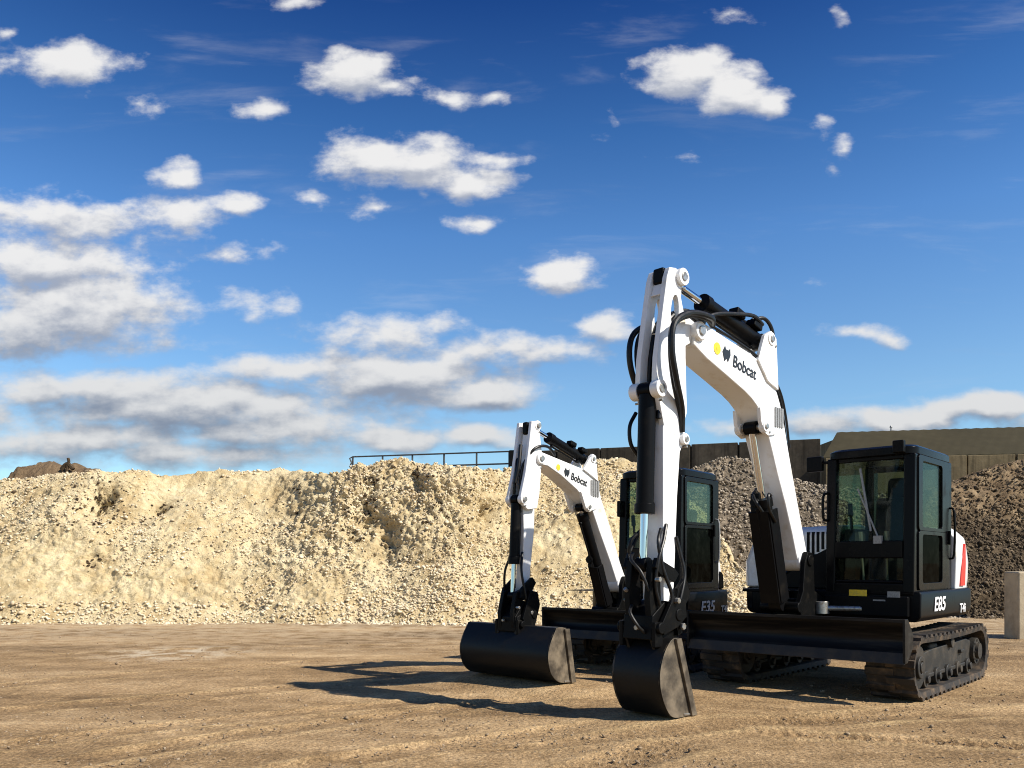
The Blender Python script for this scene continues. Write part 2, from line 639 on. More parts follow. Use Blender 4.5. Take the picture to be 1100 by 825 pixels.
    if S['mirror']:
        mr = MB()
        mr.box((cx - .10, yR - .22, zt - .21), (cx - .03, yR - .045, zt - .05))
        mr.cyl((cx - .07, yR - .06, zt - .12), (cx - .07, yR + .03, zt - .12), .016)
        mr.build('mirror', M['dark'], ob, bevel=0.015)
        hr = MB()
        hr.tube([(cx - .01, yR + .02, zb + .75), (cx + .05, yR + .0, zb + .78), (cx + .05, yR + .0, zb + 1.0), (cx - .02, yR + .02, zb + 1.04)], .014, sub=3)
        hr.build('grab_rail', M['dark'], ob)
    else:
        mr = MB()
        mr.box((cx - .04, yR + .02, zb + .92), (cx + .06, yR + .07, zb + 1.12))
        mr.build('mirror', M['dark'], ob, bevel=0.012)
    # inside: seat, consoles, levers
    st = MB()
    sx = xr + .42
    sz = zb + .45
    st.box((sx - .05, ym - .24, sz - .05), (sx + .42, ym + .24, sz + .08))
    st.box((sx - .17, ym - .25, sz + .02), (sx - .03, ym + .25, sz + .58), Matrix.Rotation(R(-8), 3, 'Y'))
    st.box((sx - .19, ym - .14, sz + .55), (sx - .10, ym + .14, sz + .80), Matrix.Rotation(R(-8), 3, 'Y'))
    st.box((sx, ym - .2, zb + .1), (sx + .3, ym + .2, sz - .05))
    se = st.build('operator_seat', M['seat'], ob, bevel=0.04, seg=3)
    cn = MB()
    for s in (-1, 1):
        cn.box((sx + .02, ym + s * .34 - .06, zb + .1), (sx + .46, ym + s * .34 + .06, sz + .22))
        cn.cyl((sx + .40, ym + s * .34, sz + .20), (sx + .43, ym + s * .34, sz + .38), .016)
        cn.cyl((sx + .43, ym + s * .34, sz + .36), (sx + .45, ym + s * .34, sz + .50), .028, .022)
    cn.box((cx - .19, yR + .10, sill - .12), (cx - .09, yL - .2, sill - .04))
    cn.build('console', M['trim'], ob, bevel=0.012)
    pd = MB()
    for s in (-.12, .12):
        pd.cyl((cx - .22, ym + s, zb + .1), (cx - .16, ym + s * 1.1, sill + .02), .012)
        pd.cyl((cx - .16, ym + s * 1.1, sill), (cx - .15, ym + s * 1.1, sill + .10), .022)
    pd.build('lever', M['lamp'], ob)
    return ob


def make_cylinder(root, name, p0, p1, split, rb, rr, MX, eye=True):
    """hydraulic cylinder: barrel from p0, rod on to p1"""
    p0, p1 = Vector(p0), Vector(p1)
    ps = p0.lerp(p1, split)
    d = (p1 - p0).normalized()
    mb = MB(MX)
    mb.cyl(p0 + d * .04, ps, rb)
    mb.cyl(ps - d * .07, ps + d * .012, rb * 1.17)
    mb.cyl(p0 + Vector((0, -rb * .8, 0)), p0 + Vector((0, rb * .8, 0)), rb * .95)
    # ports and feed pipe
    side = Vector((0, 1, 0)).cross(d).normalized()
    mb.cyl(p0 + d * .12 + side * rb * .8, p0 + d * .12 + side * rb * 1.5, .022, n=10)
    mb.cyl(ps - d * .08 + side * rb * .8, ps - d * .08 + side * rb * 1.5, .022, n=10)
    mb.tube([p0 + d * .12 + side * rb * 1.4, p0 + d * .2 + side * rb * 1.4, ps - d * .08 + side * rb * 1.4], .012, sub=1)
    b = mb.build(name, M['black'], root, bevel=0.006)
    mb = MB(MX)
    mb.cyl(ps, p1 - d * rr * .5, rr)
    mb.build('rod', M['chrome'], b)
    mb = MB(MX)
    mb.cyl(p1 + Vector((0, -rb * .75, 0)), p1 + Vector((0, rb * .75, 0)), rr * 1.75)
    mb.build('rod_eye', M['black'], b, bevel=0.005)
    return b


def make_bucket(root, S, MX):
    prof, mouth, hw = S['bk'], S['bkm'], S['bkw']
    n = len(prof)
    # smooth the back
    pts = [Vector((x, 0, z)) for x, z in prof]
    Q = []
    E_ = [pts[0] * 2 - pts[1]] + pts + [pts[-1] * 2 - pts[-2]]
    for i in range(1, len(E_) - 2):
        a, b, c, d = E_[i - 1:i + 3]
        for k in range(5):
            t = k / 5
            Q.append(0.5 * ((2 * b) + (c - a) * t + (2 * a - 5 * b + 4 * c - d) * t * t + (3 * b - a - 3 * c + d) * t ** 3))
    Q.append(pts[-1])
    out = [(p.x, p.z) for p in Q]
    inn = []
    for i, p in enumerate(Q):
        d = (Q[min(i + 1, len(Q) - 1)] - Q[max(i - 1, 0)]).normalized()
        nr = Vector((d.z, 0, -d.x))
        inn.append((p.x + nr.x * -.022, p.z + nr.z * -.022))
    # pick the inside (towards the mouth)
    cxm = sum(x for x, z in out) / len(out)
    if sum(x for x, z in inn) / len(inn) > cxm:
        inn = [(2 * a - c, 2 * b - e) for (a, b), (c, e) in zip(out, inn)]
    mb = MB(MX)
    mb.prism(out + inn[::-1], -hw, hw)
    bk = mb.build('bucket', M['bucket'], root, angle=28)
    for s in (-1, 1):
        e = MB(MX)
        e.prism(out[2:-1] + [mouth[0], mouth[1]], s * hw - (.0 if s < 0 else .022) + (.002 if s > 0 else -.002), s * hw + (.022 if s < 0 else .0) + (.002 if s > 0 else -.002))
        e.build('side_plate', M['bucketside'], bk, bevel=0.003)
        # side cutter along the mouth
        e = MB(MX)
        (x0, z0), (x1, z1) = mouth
        e.prism([(x0 - .035, z0), (x0 + .035, z0), (x1 + .055, z1), (x1 - .02, z1)], s * hw - .012 + s * .014, s * hw + .012 + s * .014)
        e.build('side_cutter', M['bucketside'], bk, bevel=0.003)
    e = MB(MX)
    x0, z0 = mouth[0]
    e.prism([(x0 - .03, z0 - .002), (x0 - .03, z0 + .018), (x0 + .13, z0 + .03), (x0 + .13, z0 + .012)], -hw - .01, hw + .01)
    e.build('cutting_edge', M['steel'], bk, bevel=0.003)
    for s in (-1, 1):
        e = MB(MX)
        y = s * S['ear']
        e.prism(S['earp'], y - .014, y + .014)
        e.build('mounting_ear', M['bucket'], bk, bevel=0.004)
    return bk


def excavator(S):
    root = empty('excavator', S['loc'], S['rz'], S['label'], 'excavator', 'excavators parked on the dirt yard')
    hw, tw = S['hw'], S['tw']
    # ---- undercarriage
    mb = MB()
    mb.box((-.55, -hw + tw + .02, .30), (.55, hw - tw - .02, .52))
    mb.box((-.42, -hw + .12, .34), (-.12, hw - .12, .50))
    mb.box((.15, -hw + .12, .34), (.42, hw - .12, .50))
    mb.box((.5, -.14, .3), (.7, .14, .5))
    mb.build('undercarriage', M['dustmetal'], root, bevel=0.03)
    mb = MB()
    mb.cyl((0, 0, .50), (0, 0, S['skz0'] + .03), S['slew'], n=40)
    mb.build('slewing_ring', M['dark'], root, bevel=0.01)
    for s in (-1, 1):
        make_track(root, S, s)
    make_blade(root, S)
    # ---- house
    z0, z1 = S['skz0'], S['skz1']
    sk = S['skirt']                   # footprint, counter-clockwise from front-left
    mb = MB()
    def ring(z, k):
        return [(x * k if x < 0 else x - (1 - k) * .3, y * k, z) for x, y in sk]
    mb.loft([ring(z0, .95), ring(z0 + .05, .995), ring(z1 - .03, 1.0), ring(z1, .985)], smooth=False)
    house = mb.build('house', M['black'], root, bevel=0.015, angle=40)
    # lettering on the left skirt
    yl = max(y for x, y in sk)
    tx, tz, ts = S['txt']
    text_mesh(S['num'], ts, (tx, yl + .004, tz), (-1, 0, 0), (0, 0, 1), 'model_lettering', M['letterwhite'], house, shear=.18, xs=1.30, bold=.004)
    sx, sz2, ss = S['txt2']
    text_mesh('T4i', ss, (sx, yl + .004, sz2), (-1, 0, 0), (0, 0, 1), 'model_lettering', M['letterwhite'], house, shear=.12, xs=1.25, bold=.002)
    # engine cover behind the cab, white with a red flash
    ec = MB()
    x0, x1 = S['cx'] - S['cd'] - .03, S['rear']
    yo, yi = S['ecy'], -S['ecy'] * .25
    zt = S['ecz']
    secs = []
    for x, k, dz in ((x0, 1, -.02), (x0 - .18, 1, 0), (x0 - .42, .99, -.03), (x1 + .10, .96, -.10), (x1, .91, -.30)):
        yk = yo * k
        ztop = zt + dz
        secs.append([(x, yk, z1 - .01), (x, yk + .012, (z1 + ztop) / 2), (x, yk - .01, ztop - .10), (x, yk - .10, ztop - .01), (x, yi, ztop + .02), (x, yi, z1 - .01)])
    ec.loft(secs, smooth=False)
    eco = ec.build('engine_cover', M['white'], root, bevel=0.02, seg=3, angle=40)
    if S['red']:
        rs = MB()
        y = yo + .018
        xa = x0 - .13
        rs.prism([(xa, z1 + .03), (xa - .03, z1 + .20), (xa - .10, z1 + .38), (xa - .19, z1 + .50), (xa - .20, z1 + .28), (xa - .17, z1 + .03)], y - .03, y)
        rs.build('flash', M['red'], eco, bevel=0.002)
    # counterweight
    cw = MB()
    pts = [(x, y) for x, y in sk if x < S['rear'] + .22]
    zc = z1 + .24
    cw.loft([[(x * .985, y * .97, z1 + .002) for x, y in pts], [(x * .99, y * .96, zc - .05) for x, y in pts], [(x * .95, y * .93, zc) for x, y in pts]], smooth=False)
    cw.build('counterweight', M['black'], root, bevel=0.02)
    # right-hand cover, white, rounded towards the top
    rc = MB()
    yr = -S['rcy']
    xa, xb = S['rcx']
    yin = S['cyL'] - S['cw'] - .04
    zt = S['rcz']
    secs = []
    for x, sc_, dz in ((xa, .93, -.10), (xa - .10, 1, -.03), ((xa + xb) / 2, 1, 0), (xb, .9, -.05)):
        y0 = yr * sc_
        zz = zt + dz
        secs.append([(x, y0, z1 + .002), (x, y0 - .01, z1 + .30), (x, y0 + .10, zz - .14), (x, y0 + .28, zz - .02), (x, yin, zz), (x, yin, z1 + .002)])
    rc.loft(secs, smooth=False)
    rco = rc.build('side_cover', M['white'], root, bevel=0.03, seg=3, angle=45)
    xf_ = xa + .012
    fp = MB()
    zb_ = z1 + (zt - z1) * .50
    fp.prism([(yin - .02, z1 + .004), (yin - .02, zb_ + .12), (yin - .22, zb_ + .02), (-.62, zb_ - .06), (-.70, zb_ - .18), (-.70, z1 + .004)], xf_ - .03, xf_, axis='x')
    fp.build('front_panel', M['black'], root, bevel=0.008)
    fp = MB()
    for k in range(5):
        y_ = yin - .10 - k * .055
        fp.box((xf_ - .03, y_ - .016, zb_ + .10 - k * .03), (xf_ + .004 - .012, y_ + .016, zt - .10))
    fp.build('intake_grille', M['black'], rco)
    # deck under and in front of the cab
    dk = MB()
    dk.box((-.5, -.85, z1 - .005), (S['cx'] - .02, S['cyL'] - .03, S['czb'] - .021))
    dk.box((S['cx'] - .03, S['cyL'] - S['cw'], z0 + .05), (S['cx'] + .04, S['cyL'] - .04, S['czb'] - .03))
    dko = dk.build('deck', M['black'], root, bevel=0.015)
    if S['stickers']:
        st = MB()
        xs_ = S['cx'] + .041
        st.box((xs_, .38, z1 - .055), (xs_ + .003, .56, z1 + .01))
        st.build('warning_sticker', M['yellow'], dko)
        st = MB()
        st.box((xs_, .76, z1 - .06), (xs_ + .003, .88, z1 - .0))
        st.build('sticker', M['greydecal'], dko)
        st = MB()
        st.box((xs_, .62, z1 - .10), (xs_ + .003, .74, z1 - .085))
        st.build('sticker', M['greydecal'], dko)
    make_cab(root, S)
    # ---- swing post and boom frame
    MX = Matrix.Translation((S['piv'], S['by'], 0)) @ Matrix.Rotation(R(-S['sw']), 4, 'Z')
    bw = S['bw']
    sp = MB(MX)
    fx, fz = S['foot']
    for s in (-1, 1):
        y = s * (bw + .045)
        sp.prism([(-.26, z0 + .02), (.20, z0 + .0), (.30, z0 + .14), (.20, z0 + .30), (fx + .10, fz - .02), (fx + .04, fz + .09), (fx - .06, fz + .08), (fx - .09, fz - .05), (-.05, z0 + .30), (-.26, z0 + .22)], y - .028, y + .028)
    sp.box((-.3, -bw - .02, z0 + .04), (.2, bw + .02, z0 + .22))
    sp.cyl((-.16, 0, z0 - .02), (-.16, 0, z0 + .30), .13)
    sp.cyl((fx, -bw - .09, fz), (fx, bw + .09, fz), .06)
    sp.cyl((.28, -bw - .085, z0 + .14), (.28, bw + .085, z0 + .14), .055)
    spo = sp.build('swing_post', M['dark'], root, bevel=0.01)
    sc2 = MB(MX)
    sc2.cyl((-.14, bw + .10, z0 + .06), (-.14, bw + .10, z0 + .19), .075)
    sc2.cyl((-.14, bw + .14, z0 + .12), (-.30, bw + .45, z0 + .12), .028)
    sc2.build('swing_cylinder', M['steel'], spo, bevel=0.006)
    # ---- boom
    bm_ = MB(MX)
    up, lo = S['bup'], S['blo']
    bm_.prism(up + lo[::-1], -bw, bw)
    tx_, tz_ = S['tip']
    bm_.cyl((tx_, -bw - .035, tz_), (tx_, bw + .035, tz_), S['tipr'])
    bm_.cyl((fx, -bw - .012, fz), (fx, bw + .012, fz), .11)
    boom = bm_.build('boom', M['white'], root, bevel=0.014, seg=3)
    # flanges: cover plates standing proud of the sides, as on a welded box
    fl = MB(MX)
    for line, off in ((up, .004),):
        for (a, b) in zip(line[:-1], line[1:]):
            a, b = Vector((a[0], 0, a[1])), Vector((b[0], 0, b[1]))
            if (b - a).length < .12:
                continue
            d = (b - a).normalized()
            nr = Vector((-d.z, 0, d.x))
            if nr.z < 0 and abs(nr.z) > .3:
                nr = -nr
    fl.bm.free()
    for k, ear in enumerate(S['ears']):
        for s in (-1, 1):
            e = MB(MX)
            y = s * (bw - .022)
            e.prism(ear['p'], y - .02 + s * .024, y + .02 + s * .024)
            (cx_, cz_) = ear['c']
            e.cyl((cx_, y - .03 + s * .024, cz_), (cx_, y + .03 + s * .024, cz_), ear['r'])
            e.build('cylinder_bracket', M['white'], boom, bevel=0.006)
        e = MB(MX)
        (cx_, cz_) = ear['c']
        e.cyl((cx_, -bw - .045, cz_), (cx_, bw + .045, cz_), ear['r'] * .5)
        e.cyl((cx_ - ear['r'] * 1.25, -bw - .034, cz_ - ear['r'] * .9), (cx_ - ear['r'] * 1.25, bw + .034, cz_ - ear['r'] * .9), .012, n=6)
        e.build('pin', M['steel'], boom, bevel=0.003)
    e = MB(MX)
    e.cyl((tx_, -bw - .05, tz_), (tx_, bw + .05, tz_), S['tipr'] * .5)
    e.build('pin', M['steel'], boom, bevel=0.003)
    # lettering, emblem and sticker on the boom's left side
    (ox, oz), (dx, dz), ts = S['btxt']
    rt = MX.to_3x3() @ Vector((dx, 0, dz)).normalized()
    upv = MX.to_3x3() @ Vector((dz, 0, -dx)).normalized()
    org = MX @ Vector((ox, bw + .004, oz))
    text_mesh('Bobcat', ts, org, rt, upv, 'boom_lettering', M['letterblack'], boom, xs=.95, bold=.0018)
    em = MB(MX)
    q = Vector((ox, 0, oz)) - Vector((dx, 0, dz)).normalized() * ts * 1.15
    u_, v_ = Vector((dx, 0, dz)).normalized(), Vector((dz, 0, -dx)).normalized()
    def E2(a, b):
        w = q + u_ * a * ts + v_ * b * ts
        return (w.x, w.z)
    em.prism([E2(0, .5), E2(.2, .9), E2(.32, .72), E2(.62, .74), E2(.75, .92), E2(.85, .5), E2(.66, .05), E2(.5, .22), E2(.3, -.02)], bw - .002, bw + .005)
    em.build('emblem', M['letterblack'], boom)
    yx, yz, yr_ = S['ystick']
    em = MB(MX)
    em.cyl((yx, bw - .002, yz), (yx, bw + .004, yz), yr_, n=24)
    em.cyl((yx, bw - .002, yz), (yx, bw + .006, yz), yr_ * .3, n=16)
    em.build('warning_sticker', M['yellow'], boom)
    vx, vz = S['grille']
    em = MB(MX)
    for k in range(4):
        em.box((vx - .075 + k * .042, bw - .002, vz - .10), (vx - .045 + k * .042, bw + .012, vz + .09))
    em.build('label_plate', M['greydecal'], boom)
    # ---- arm
    aw = S['aw']
    am = MB(MX)
    if S['fork']:
        am.prism(S['armbox'], -aw, aw)
        for s in (-1, 1):
            n = 24
            outer, inner = S['armfork'], S['armhole']
            y = s * aw
            framed_panel(am, outer, inner, lambda a, b, t, y=y, s=s: (a, y - s * .05 + s * t, b), .052)
        am.prism([(2.12, 3.50), (2.14, 3.20), (1.97, 3.285), (1.97, 3.455)], -aw + .012, aw - .012)
        for (c, r_) in S['armboss']:
            for s in (-1, 1):
                am.cyl((c[0], s * aw - .04, c[1]), (c[0], s * aw + .04, c[1]), r_)
        # cross plates between the fork sides
        for (a, b) in S['armcross']:
            am.prism([a, (a[0] + .03, a[1]), (b[0] + .03, b[1]), b], -aw + .05, aw - .05)
    else:
        am.prism(S['armbox'], -aw + .04, aw - .04)
        for s in (-1, 1):
            am.prism(S['armfork'], s * aw - .022, s * aw + .022)
        for (c, r_) in S['armboss']:
            for s in (-1, 1):
                am.cyl((c[0], s * aw - .03, c[1]), (c[0], s * aw + .03, c[1]), r_)
    arm = am.build('arm', M['white'], root, bevel=0.010, seg=2)
    for (c, r_) in S['armboss']:
        e = MB(MX)
        e.cyl((c[0], -aw - .05, c[1]), (c[0], aw + .05, c[1]), r_ * .5)
        e.cyl((c[0] - .02, -aw - .034, c[1] - r_ * 1.25), (c[0] - .02, aw + .034, c[1] - r_ * 1.25), .011, n=6)
        e.build('pin', M['steel'], arm, bevel=0.003)
    # dark rubber stops inside the top of the fork
    e = MB(MX)
    tx0, tz0 = S['armtopblk']
    e.box((tx0 - .06, -aw + .055, tz0 - .12), (tx0 + .03, aw - .055, tz0 + .02))
    e.build('buffer', M['dark'], arm, bevel=0.02)
    # ---- hydraulics
    a0, a1, sp_ = S['armcyl']
    ac = make_cylinder(root, 'arm_cylinder', a0, a1, sp_, S['rb'], S['rr'], MX)
    # valve blocks and hoses lying on the arm cylinder
    vb = MB(MX)
    va, vbn = Vector(a0), Vector(a1)
    for t, sy in ((.10, .05), (.2, -.05), (.30, .04)):
        c = va.lerp(vbn, t) + Vector((0, sy, S['rb'] * 1.25))
        k = S['rb']
        vb.box(c - Vector((k, k * .7, k * .45)), c + Vector((k, k * .7, k * .5)), Matrix.Rotation(R(-14), 3, 'Y'))
    vb.build('valve_block', M['dark'], ac, bevel=0.012)
    for (p0, p1, spx, nm) in S['bcyls']:
        make_cylinder(root, nm, p0, p1, spx, S['rb'] * (1.0 if nm == 'bucket_cylinder' else 1.12), S['rr'], MX)
    # guard over the boom cylinder
    g0, g1, gw = S['guard']
    g = MB(MX)
    A, B = Vector((g0[0], 0, g0[1])), Vector((g1[0], 0, g1[1]))
    d = (B - A).normalized()
    nrm = Vector((d.z, 0, -d.x))
    th = S['guardt']
    for s in (-1, 1):
        g.prism([(A + nrm * th * .9).xz, (B + nrm * th * .9).xz, (B - nrm * th).xz, (A - nrm * th).xz], s * gw - .012, s * gw + .012)
    g.prism([(A + nrm * (th + .012)).xz, (B + nrm * (th + .012)).xz, (B + nrm * (th - .012)).xz, (A + nrm * (th - .012)).xz], -gw, gw)
    gd = g.build('cylinder_guard', M['black'], root, bevel=0.005)
    # work lamp and fittings on top of the guard
    g = MB(MX)
    c = B + nrm * .02
    g.box((c.x - .06, -gw * .8, c.z - .02), (c.x + .07, gw * .1, c.z + .17))
    g.cyl((c.x + .065, -gw * .35, c.z + .08), (c.x + .085, -gw * .35, c.z + .08), .05)
    g.build('work_light', M['dark'], gd, bevel=0.01)
    # ---- linkage, coupler and bucket
    for nm, prof, ys, tt in S['links']:
        for s in (-1, 1):
            e = MB(MX)
            e.prism(prof, s * ys - tt, s * ys + tt)
            e.build(nm, M['dark'], root, bevel=0.006)
    cp = MB(MX)
    cp.prism(S['coupler'], -S['cpw'], S['cpw'])
    for (c, r_) in S['cpins']:
        cp.cyl((c[0], -S['cpw'] - .07, c[1]), (c[0], S['cpw'] + .07, c[1]), r_)
    for s in (-1, 1):
        x_, z_ = S['cpins'][0][0]
        cp.box((x_ - .05, s * (S['cpw'] + .02) - .02, z_ - .16), (x_ + .06, s * (S['cpw'] + .02) + .02, z_ + .05))
    cpo = cp.build('quick_coupler', M['dark'], root, bevel=0.01)
    make_bucket(root, S, MX)
    for a_, b_, r_ in S['fittings']:
        e = MB(MX)
        e.cyl(a_, b_, r_, n=6)
        e.build('hose_fitting', M['steel'], cpo, bevel=0.003)
    for pts, r_ in S['hoses']:
        h = MB(MX)
        h.tube(pts, r_, n=10)
        h.build('hose', M['hose'], root)
    return root


def ellipse(cx, cz, rx, rz, rot, n, start=0):
    out = []
    for k in range(n):
        a = 2 * math.pi * k / n + R(start)
        x, z = rx * math.cos(a), rz * math.sin(a)
        c, s = math.cos(R(rot)), math.sin(R(rot))
        out.append((cx + c * x - s * z, cz + s * x + c * z))
    return out


def match_outer(inner, outer_poly, cx, cz):
    """for every inner point the point of the outer polygon on the same ray from (cx, cz)"""
    res = []
    n = len(outer_poly)
    for (x, z) in inner:
        dx, dz = x - cx, z - cz
        best = None
        for i in range(n):
            (x1, z1), (x2, z2) = outer_poly[i], outer_poly[(i + 1) % n]
            ex, ez = x2 - x1, z2 - z1
            det = dx * -ez + ex * dz
            if abs(det) < 1e-9:
                continue
            t = ((x1 - cx) * -ez + ex * (z1 - cz)) / det
            u = (dx * (z1 - cz) - dz * (x1 - cx)) / det
            if t > 0 and -1e-6 <= u <= 1 + 1e-6 and (best is None or t > best):
                best = t
        res.append((cx + dx * best, cz + dz * best))
    return res


def heading(yaw):
    a = R(yaw)
    return math.atan2(-math.cos(a), -math.sin(a))


# --- the large machine
fork = [(2.24, 3.86), (2.37, 3.84), (2.45, 3.45), (2.57, 2.82), (2.50, 2.72), (2.42, 2.45), (2.14, 2.40), (2.10, 2.62), (2.12, 3.05), (2.12, 3.44), (2.19, 3.62), (2.16, 3.78)]
hole_c = (2.275, 3.48)
hole = ellipse(hole_c[0], hole_c[1], .055, .145, 6, 24, 5)
fork_o = match_outer(hole, fork, *hole_c)


def footprint(hwl, hwr, xfl, xfr, rear, rr):
    P = [(xfl, hwl), (xfl - .3, hwl), (0, hwl)]
    P += [(rear + rr + rr * math.cos(R(a)), hwl - rr * 1.0 + rr * math.sin(R(a))) for a in range(90, 181, 15)]
    P += [(rear - .04, 0)]
    P += [(rear + rr + rr * math.cos(R(a)), -hwr + rr + rr * math.sin(R(a))) for a in range(180, 271, 15)]
    P += [(0, -hwr), (xfr - .15, -hwr), (xfr, -hwr + .15), (xfr + .05, -.35), (xfl + .02, 0)]
    return P


def round_print(hw, rad, xfl, xfr):
    P = [(xfl, hw), (.3, hw)]
    a0 = math.degrees(math.asin(hw / rad))
    P += [(-rad * math.cos(R(a)), rad * math.sin(R(a))) for a in np.linspace(a0, -a0, 15)]
    P += [(.2, -hw), (xfr - .15, -hw), (xfr, -hw + .15), (xfr + .05, -.35), (xfl + .02, 0)]
    return P


BIG = dict(
    loc=(3.847, 9.639, 0), rz=heading(42.45),
    label='larger white excavator on the right with narrow bucket and tall raised boom',
    hw=1.125, tw=.45, th=.64, xf=1.025, xr=-1.081, nlug=40, nroll=5,
    bx=1.60, bt=.812, bb=.43, slew=.5,
    skz0=.745, skz1=1.05, skirt=footprint(1.06, 1.05, .90, .55, -1.30, .45),
    num='E85', txt=(.50, .845, .20), txt2=(-.42, .79, .14),
    rear=-1.12, ecy=1.03, ecz=1.74, red=True, rcy=1.05, rcx=(.50, -.95), rcz=1.78, stickers=True,
    cx=.92, cyL=.997, cw=.884, cd=1.295, czb=1.03, czt=2.52, csill=1.56, clow0=1.16, clow1=1.38, doormid=1.66, doorfull=False, dfr=.24, dff=.12, mirror=True,
    piv=1.2, by=-.1, sw=4.0, bw=.13, foot=(.06, 1.36),
    bup=[(2.00, 3.44), (1.86, 3.46), (1.51, 3.395), (1.09, 3.325), (.96, 3.29), (.85, 3.245), (.75, 3.185), (.66, 3.11), (.59, 3.02), (.53, 2.92), (.47, 2.79), (.42, 2.64), (.36, 2.46), (.24, 2.13), (.10, 1.76), (-.02, 1.45), (-.03, 1.28)],
    blo=[(2.02, 3.24), (1.81, 3.15), (1.51, 3.055), (1.19, 2.95), (1.06, 2.895), (.96, 2.835), (.88, 2.765), (.81, 2.68), (.75, 2.57), (.67, 2.41), (.58, 2.22), (.42, 1.92), (.28, 1.62), (.20, 1.42), (.12, 1.28)],
    tip=(1.95, 3.37), tipr=.085,
    ears=[dict(p=[(.98, 3.28), (.86, 3.54), (.74, 3.60), (.64, 3.54), (.60, 3.04), (.8, 3.1)], c=(.74, 3.52), r=.065),
          dict(p=[(.95, 2.83), (.93, 2.70), (.88, 2.60), (.80, 2.57), (.64, 2.60), (.78, 2.82)], c=(.85, 2.655), r=.055)],
    btxt=((1.41, 3.155), (-1, -.17), .155), ystick=(1.66, 3.27, .055), grille=(.56, 2.78),
    aw=.11, fork=True,
    armbox=[(2.14, 2.62), (2.12, 2.40), (2.20, 2.29), (2.24, 1.9), (2.27, 1.41), (2.30, .95), (2.36, .86), (2.43, .90), (2.44, 1.41), (2.44, 2.1), (2.44, 2.47), (2.40, 2.62)],
    armfork=fork_o, armhole=hole,
    armboss=[((2.19, 3.79), .075), ((2.51, 2.79), .075), ((2.16, 2.40), .05), ((2.36, .95), .08)],
    armcross=[((2.36, 3.62), (2.30, 3.78)), ((2.10, 3.0), (2.10, 2.5)), ((2.36, 3.30), (2.20, 3.22))],
    armtopblk=(2.34, 3.84),
    armcyl=((.74, 0, 3.52), (2.19, 0, 3.79), .66), rb=.075, rr=.036,
    bcyls=[((2.51, 0, 2.79), (2.57, 0, 1.32), .70, 'bucket_cylinder'), ((.34, 0, .92), (.85, 0, 2.655), .60, 'boom_cylinder')],
    guard=((.40, .95), (.64, 1.86), .105), guardt=.085,
    links=[('link', [(2.30, 1.24), (2.36, 1.29), (2.60, 1.38), (2.63, 1.30), (2.56, 1.24), (2.36, 1.17)], .15, .022),
           ('link', [(2.52, 1.34), (2.62, 1.36), (2.66, 1.05), (2.62, .76), (2.52, .74), (2.50, 1.0)], .105, .03),
           ('link', [(2.26, 1.02), (2.42, 1.06), (2.60, .82), (2.56, .74), (2.36, .80), (2.24, .88)], .19, .02),
           ('link', [(2.15, 1.08), (2.24, 1.20), (2.33, 1.12), (2.37, .92), (2.33, .72), (2.27, .74), (2.27, .94), (2.2, 1.0)], .165, .02)],
    coupler=[(2.30, .68), (2.26, .86), (2.34, 1.0), (2.46, 1.02), (2.64, .90), (2.66, .70)], cpw=.15,
    cpins=[((2.60, .80), .05), ((2.35, .90), .055)],
    bk=[(2.42, .72), (2.52, .70), (2.62, .59), (2.675, .43), (2.655, .275), (2.575, .125), (2.47, .056), (2.22, .048)],
    bkm=[(2.22, .048), (2.43, .71)], bkw=.25, ear=.13, earp=[(2.36, .60), (2.32, .86), (2.42, .94), (2.62, .86), (2.64, .70), (2.58, .58)],
    hoses=[], )


def loops(side, k, tx, tz):
    return


for s in (-1, 1):
    for q, (dy, ds) in enumerate(((.05, 0.0), (.095, .05))):
        k = .16 if s > 0 else .07
        BIG['hoses'].append(([(1.70, s * .11, 3.47), (1.90, s * (.13 + dy), 3.48), (2.10 + ds + k * .5, s * (.15 + dy), 3.45), (2.27 + ds + k, s * (.16 + dy), 3.32), (2.31 + ds + k, s * (.16 + dy), 3.10), (2.24 + ds * .6 + k, s * (.14 + dy), 2.86), (2.18 + k * .3, s * (.10 + dy * .5), 2.66), (2.18, s * .115, 2.46)], .026))
# pipes running along the top edge of the boom
BIG['hoses'].append(([(1.72, .125, 3.455), (1.45, .125, 3.415), (1.09, .125, 3.35), (.86, .12, 3.28), (.66, .12, 3.165), (.50, .12, 3.02), (.40, .12, 2.8), (.33, .12, 2.5)], .013))
BIG['hoses'].append(([(1.60, .09, 3.45), (1.35, .09, 3.425), (1.05, .09, 3.37), (.86, .08, 3.31), (.64, .08, 3.18), (.46, .08, 3.0), (.38, .08, 2.8), (.31, .08, 2.5)], .013))
for y in (-.05, 0.0, .05):
    BIG['hoses'].append(([(1.75, y, 3.50), (2.05, y * 1.2, 3.54), (2.30, y, 3.40), (2.40, y, 3.1), (2.42, y * 1.3, 2.8), (2.46, y * 1.6, 2.55)], .024))
for s in (-1, 1):
    BIG['hoses'].append(([(.80, s * .09, 3.66), (1.0, s * .11, 3.70), (1.3, s * .10, 3.66), (1.6, s * .09, 3.60), (1.8, s * .08, 3.52)], .019))
    BIG['hoses'].append(([(.62, s * .10, 3.32), (.66, s * .12, 3.6), (.78, s * .10, 3.72), (.95, s * .06, 3.68)], .018))
    BIG['hoses'].append(([(2.46, s * .10, 1.62), (2.56, s * .15, 1.5), (2.52, s * .17, 1.28), (2.44, s * .2, 1.05), (2.5, s * .17, .9)], .016))
BIG['hoses'].append(([(2.50, -.13, 2.62), (2.56, -.15, 2.5), (2.56, -.14, 2.35), (2.50, -.11, 2.25)], .017))
BIG['hoses'].append(([(.60, -.09, 2.08), (.73, -.05, 2.0), (.76, .02, 1.9), (.66, .05, 1.78)], .017))
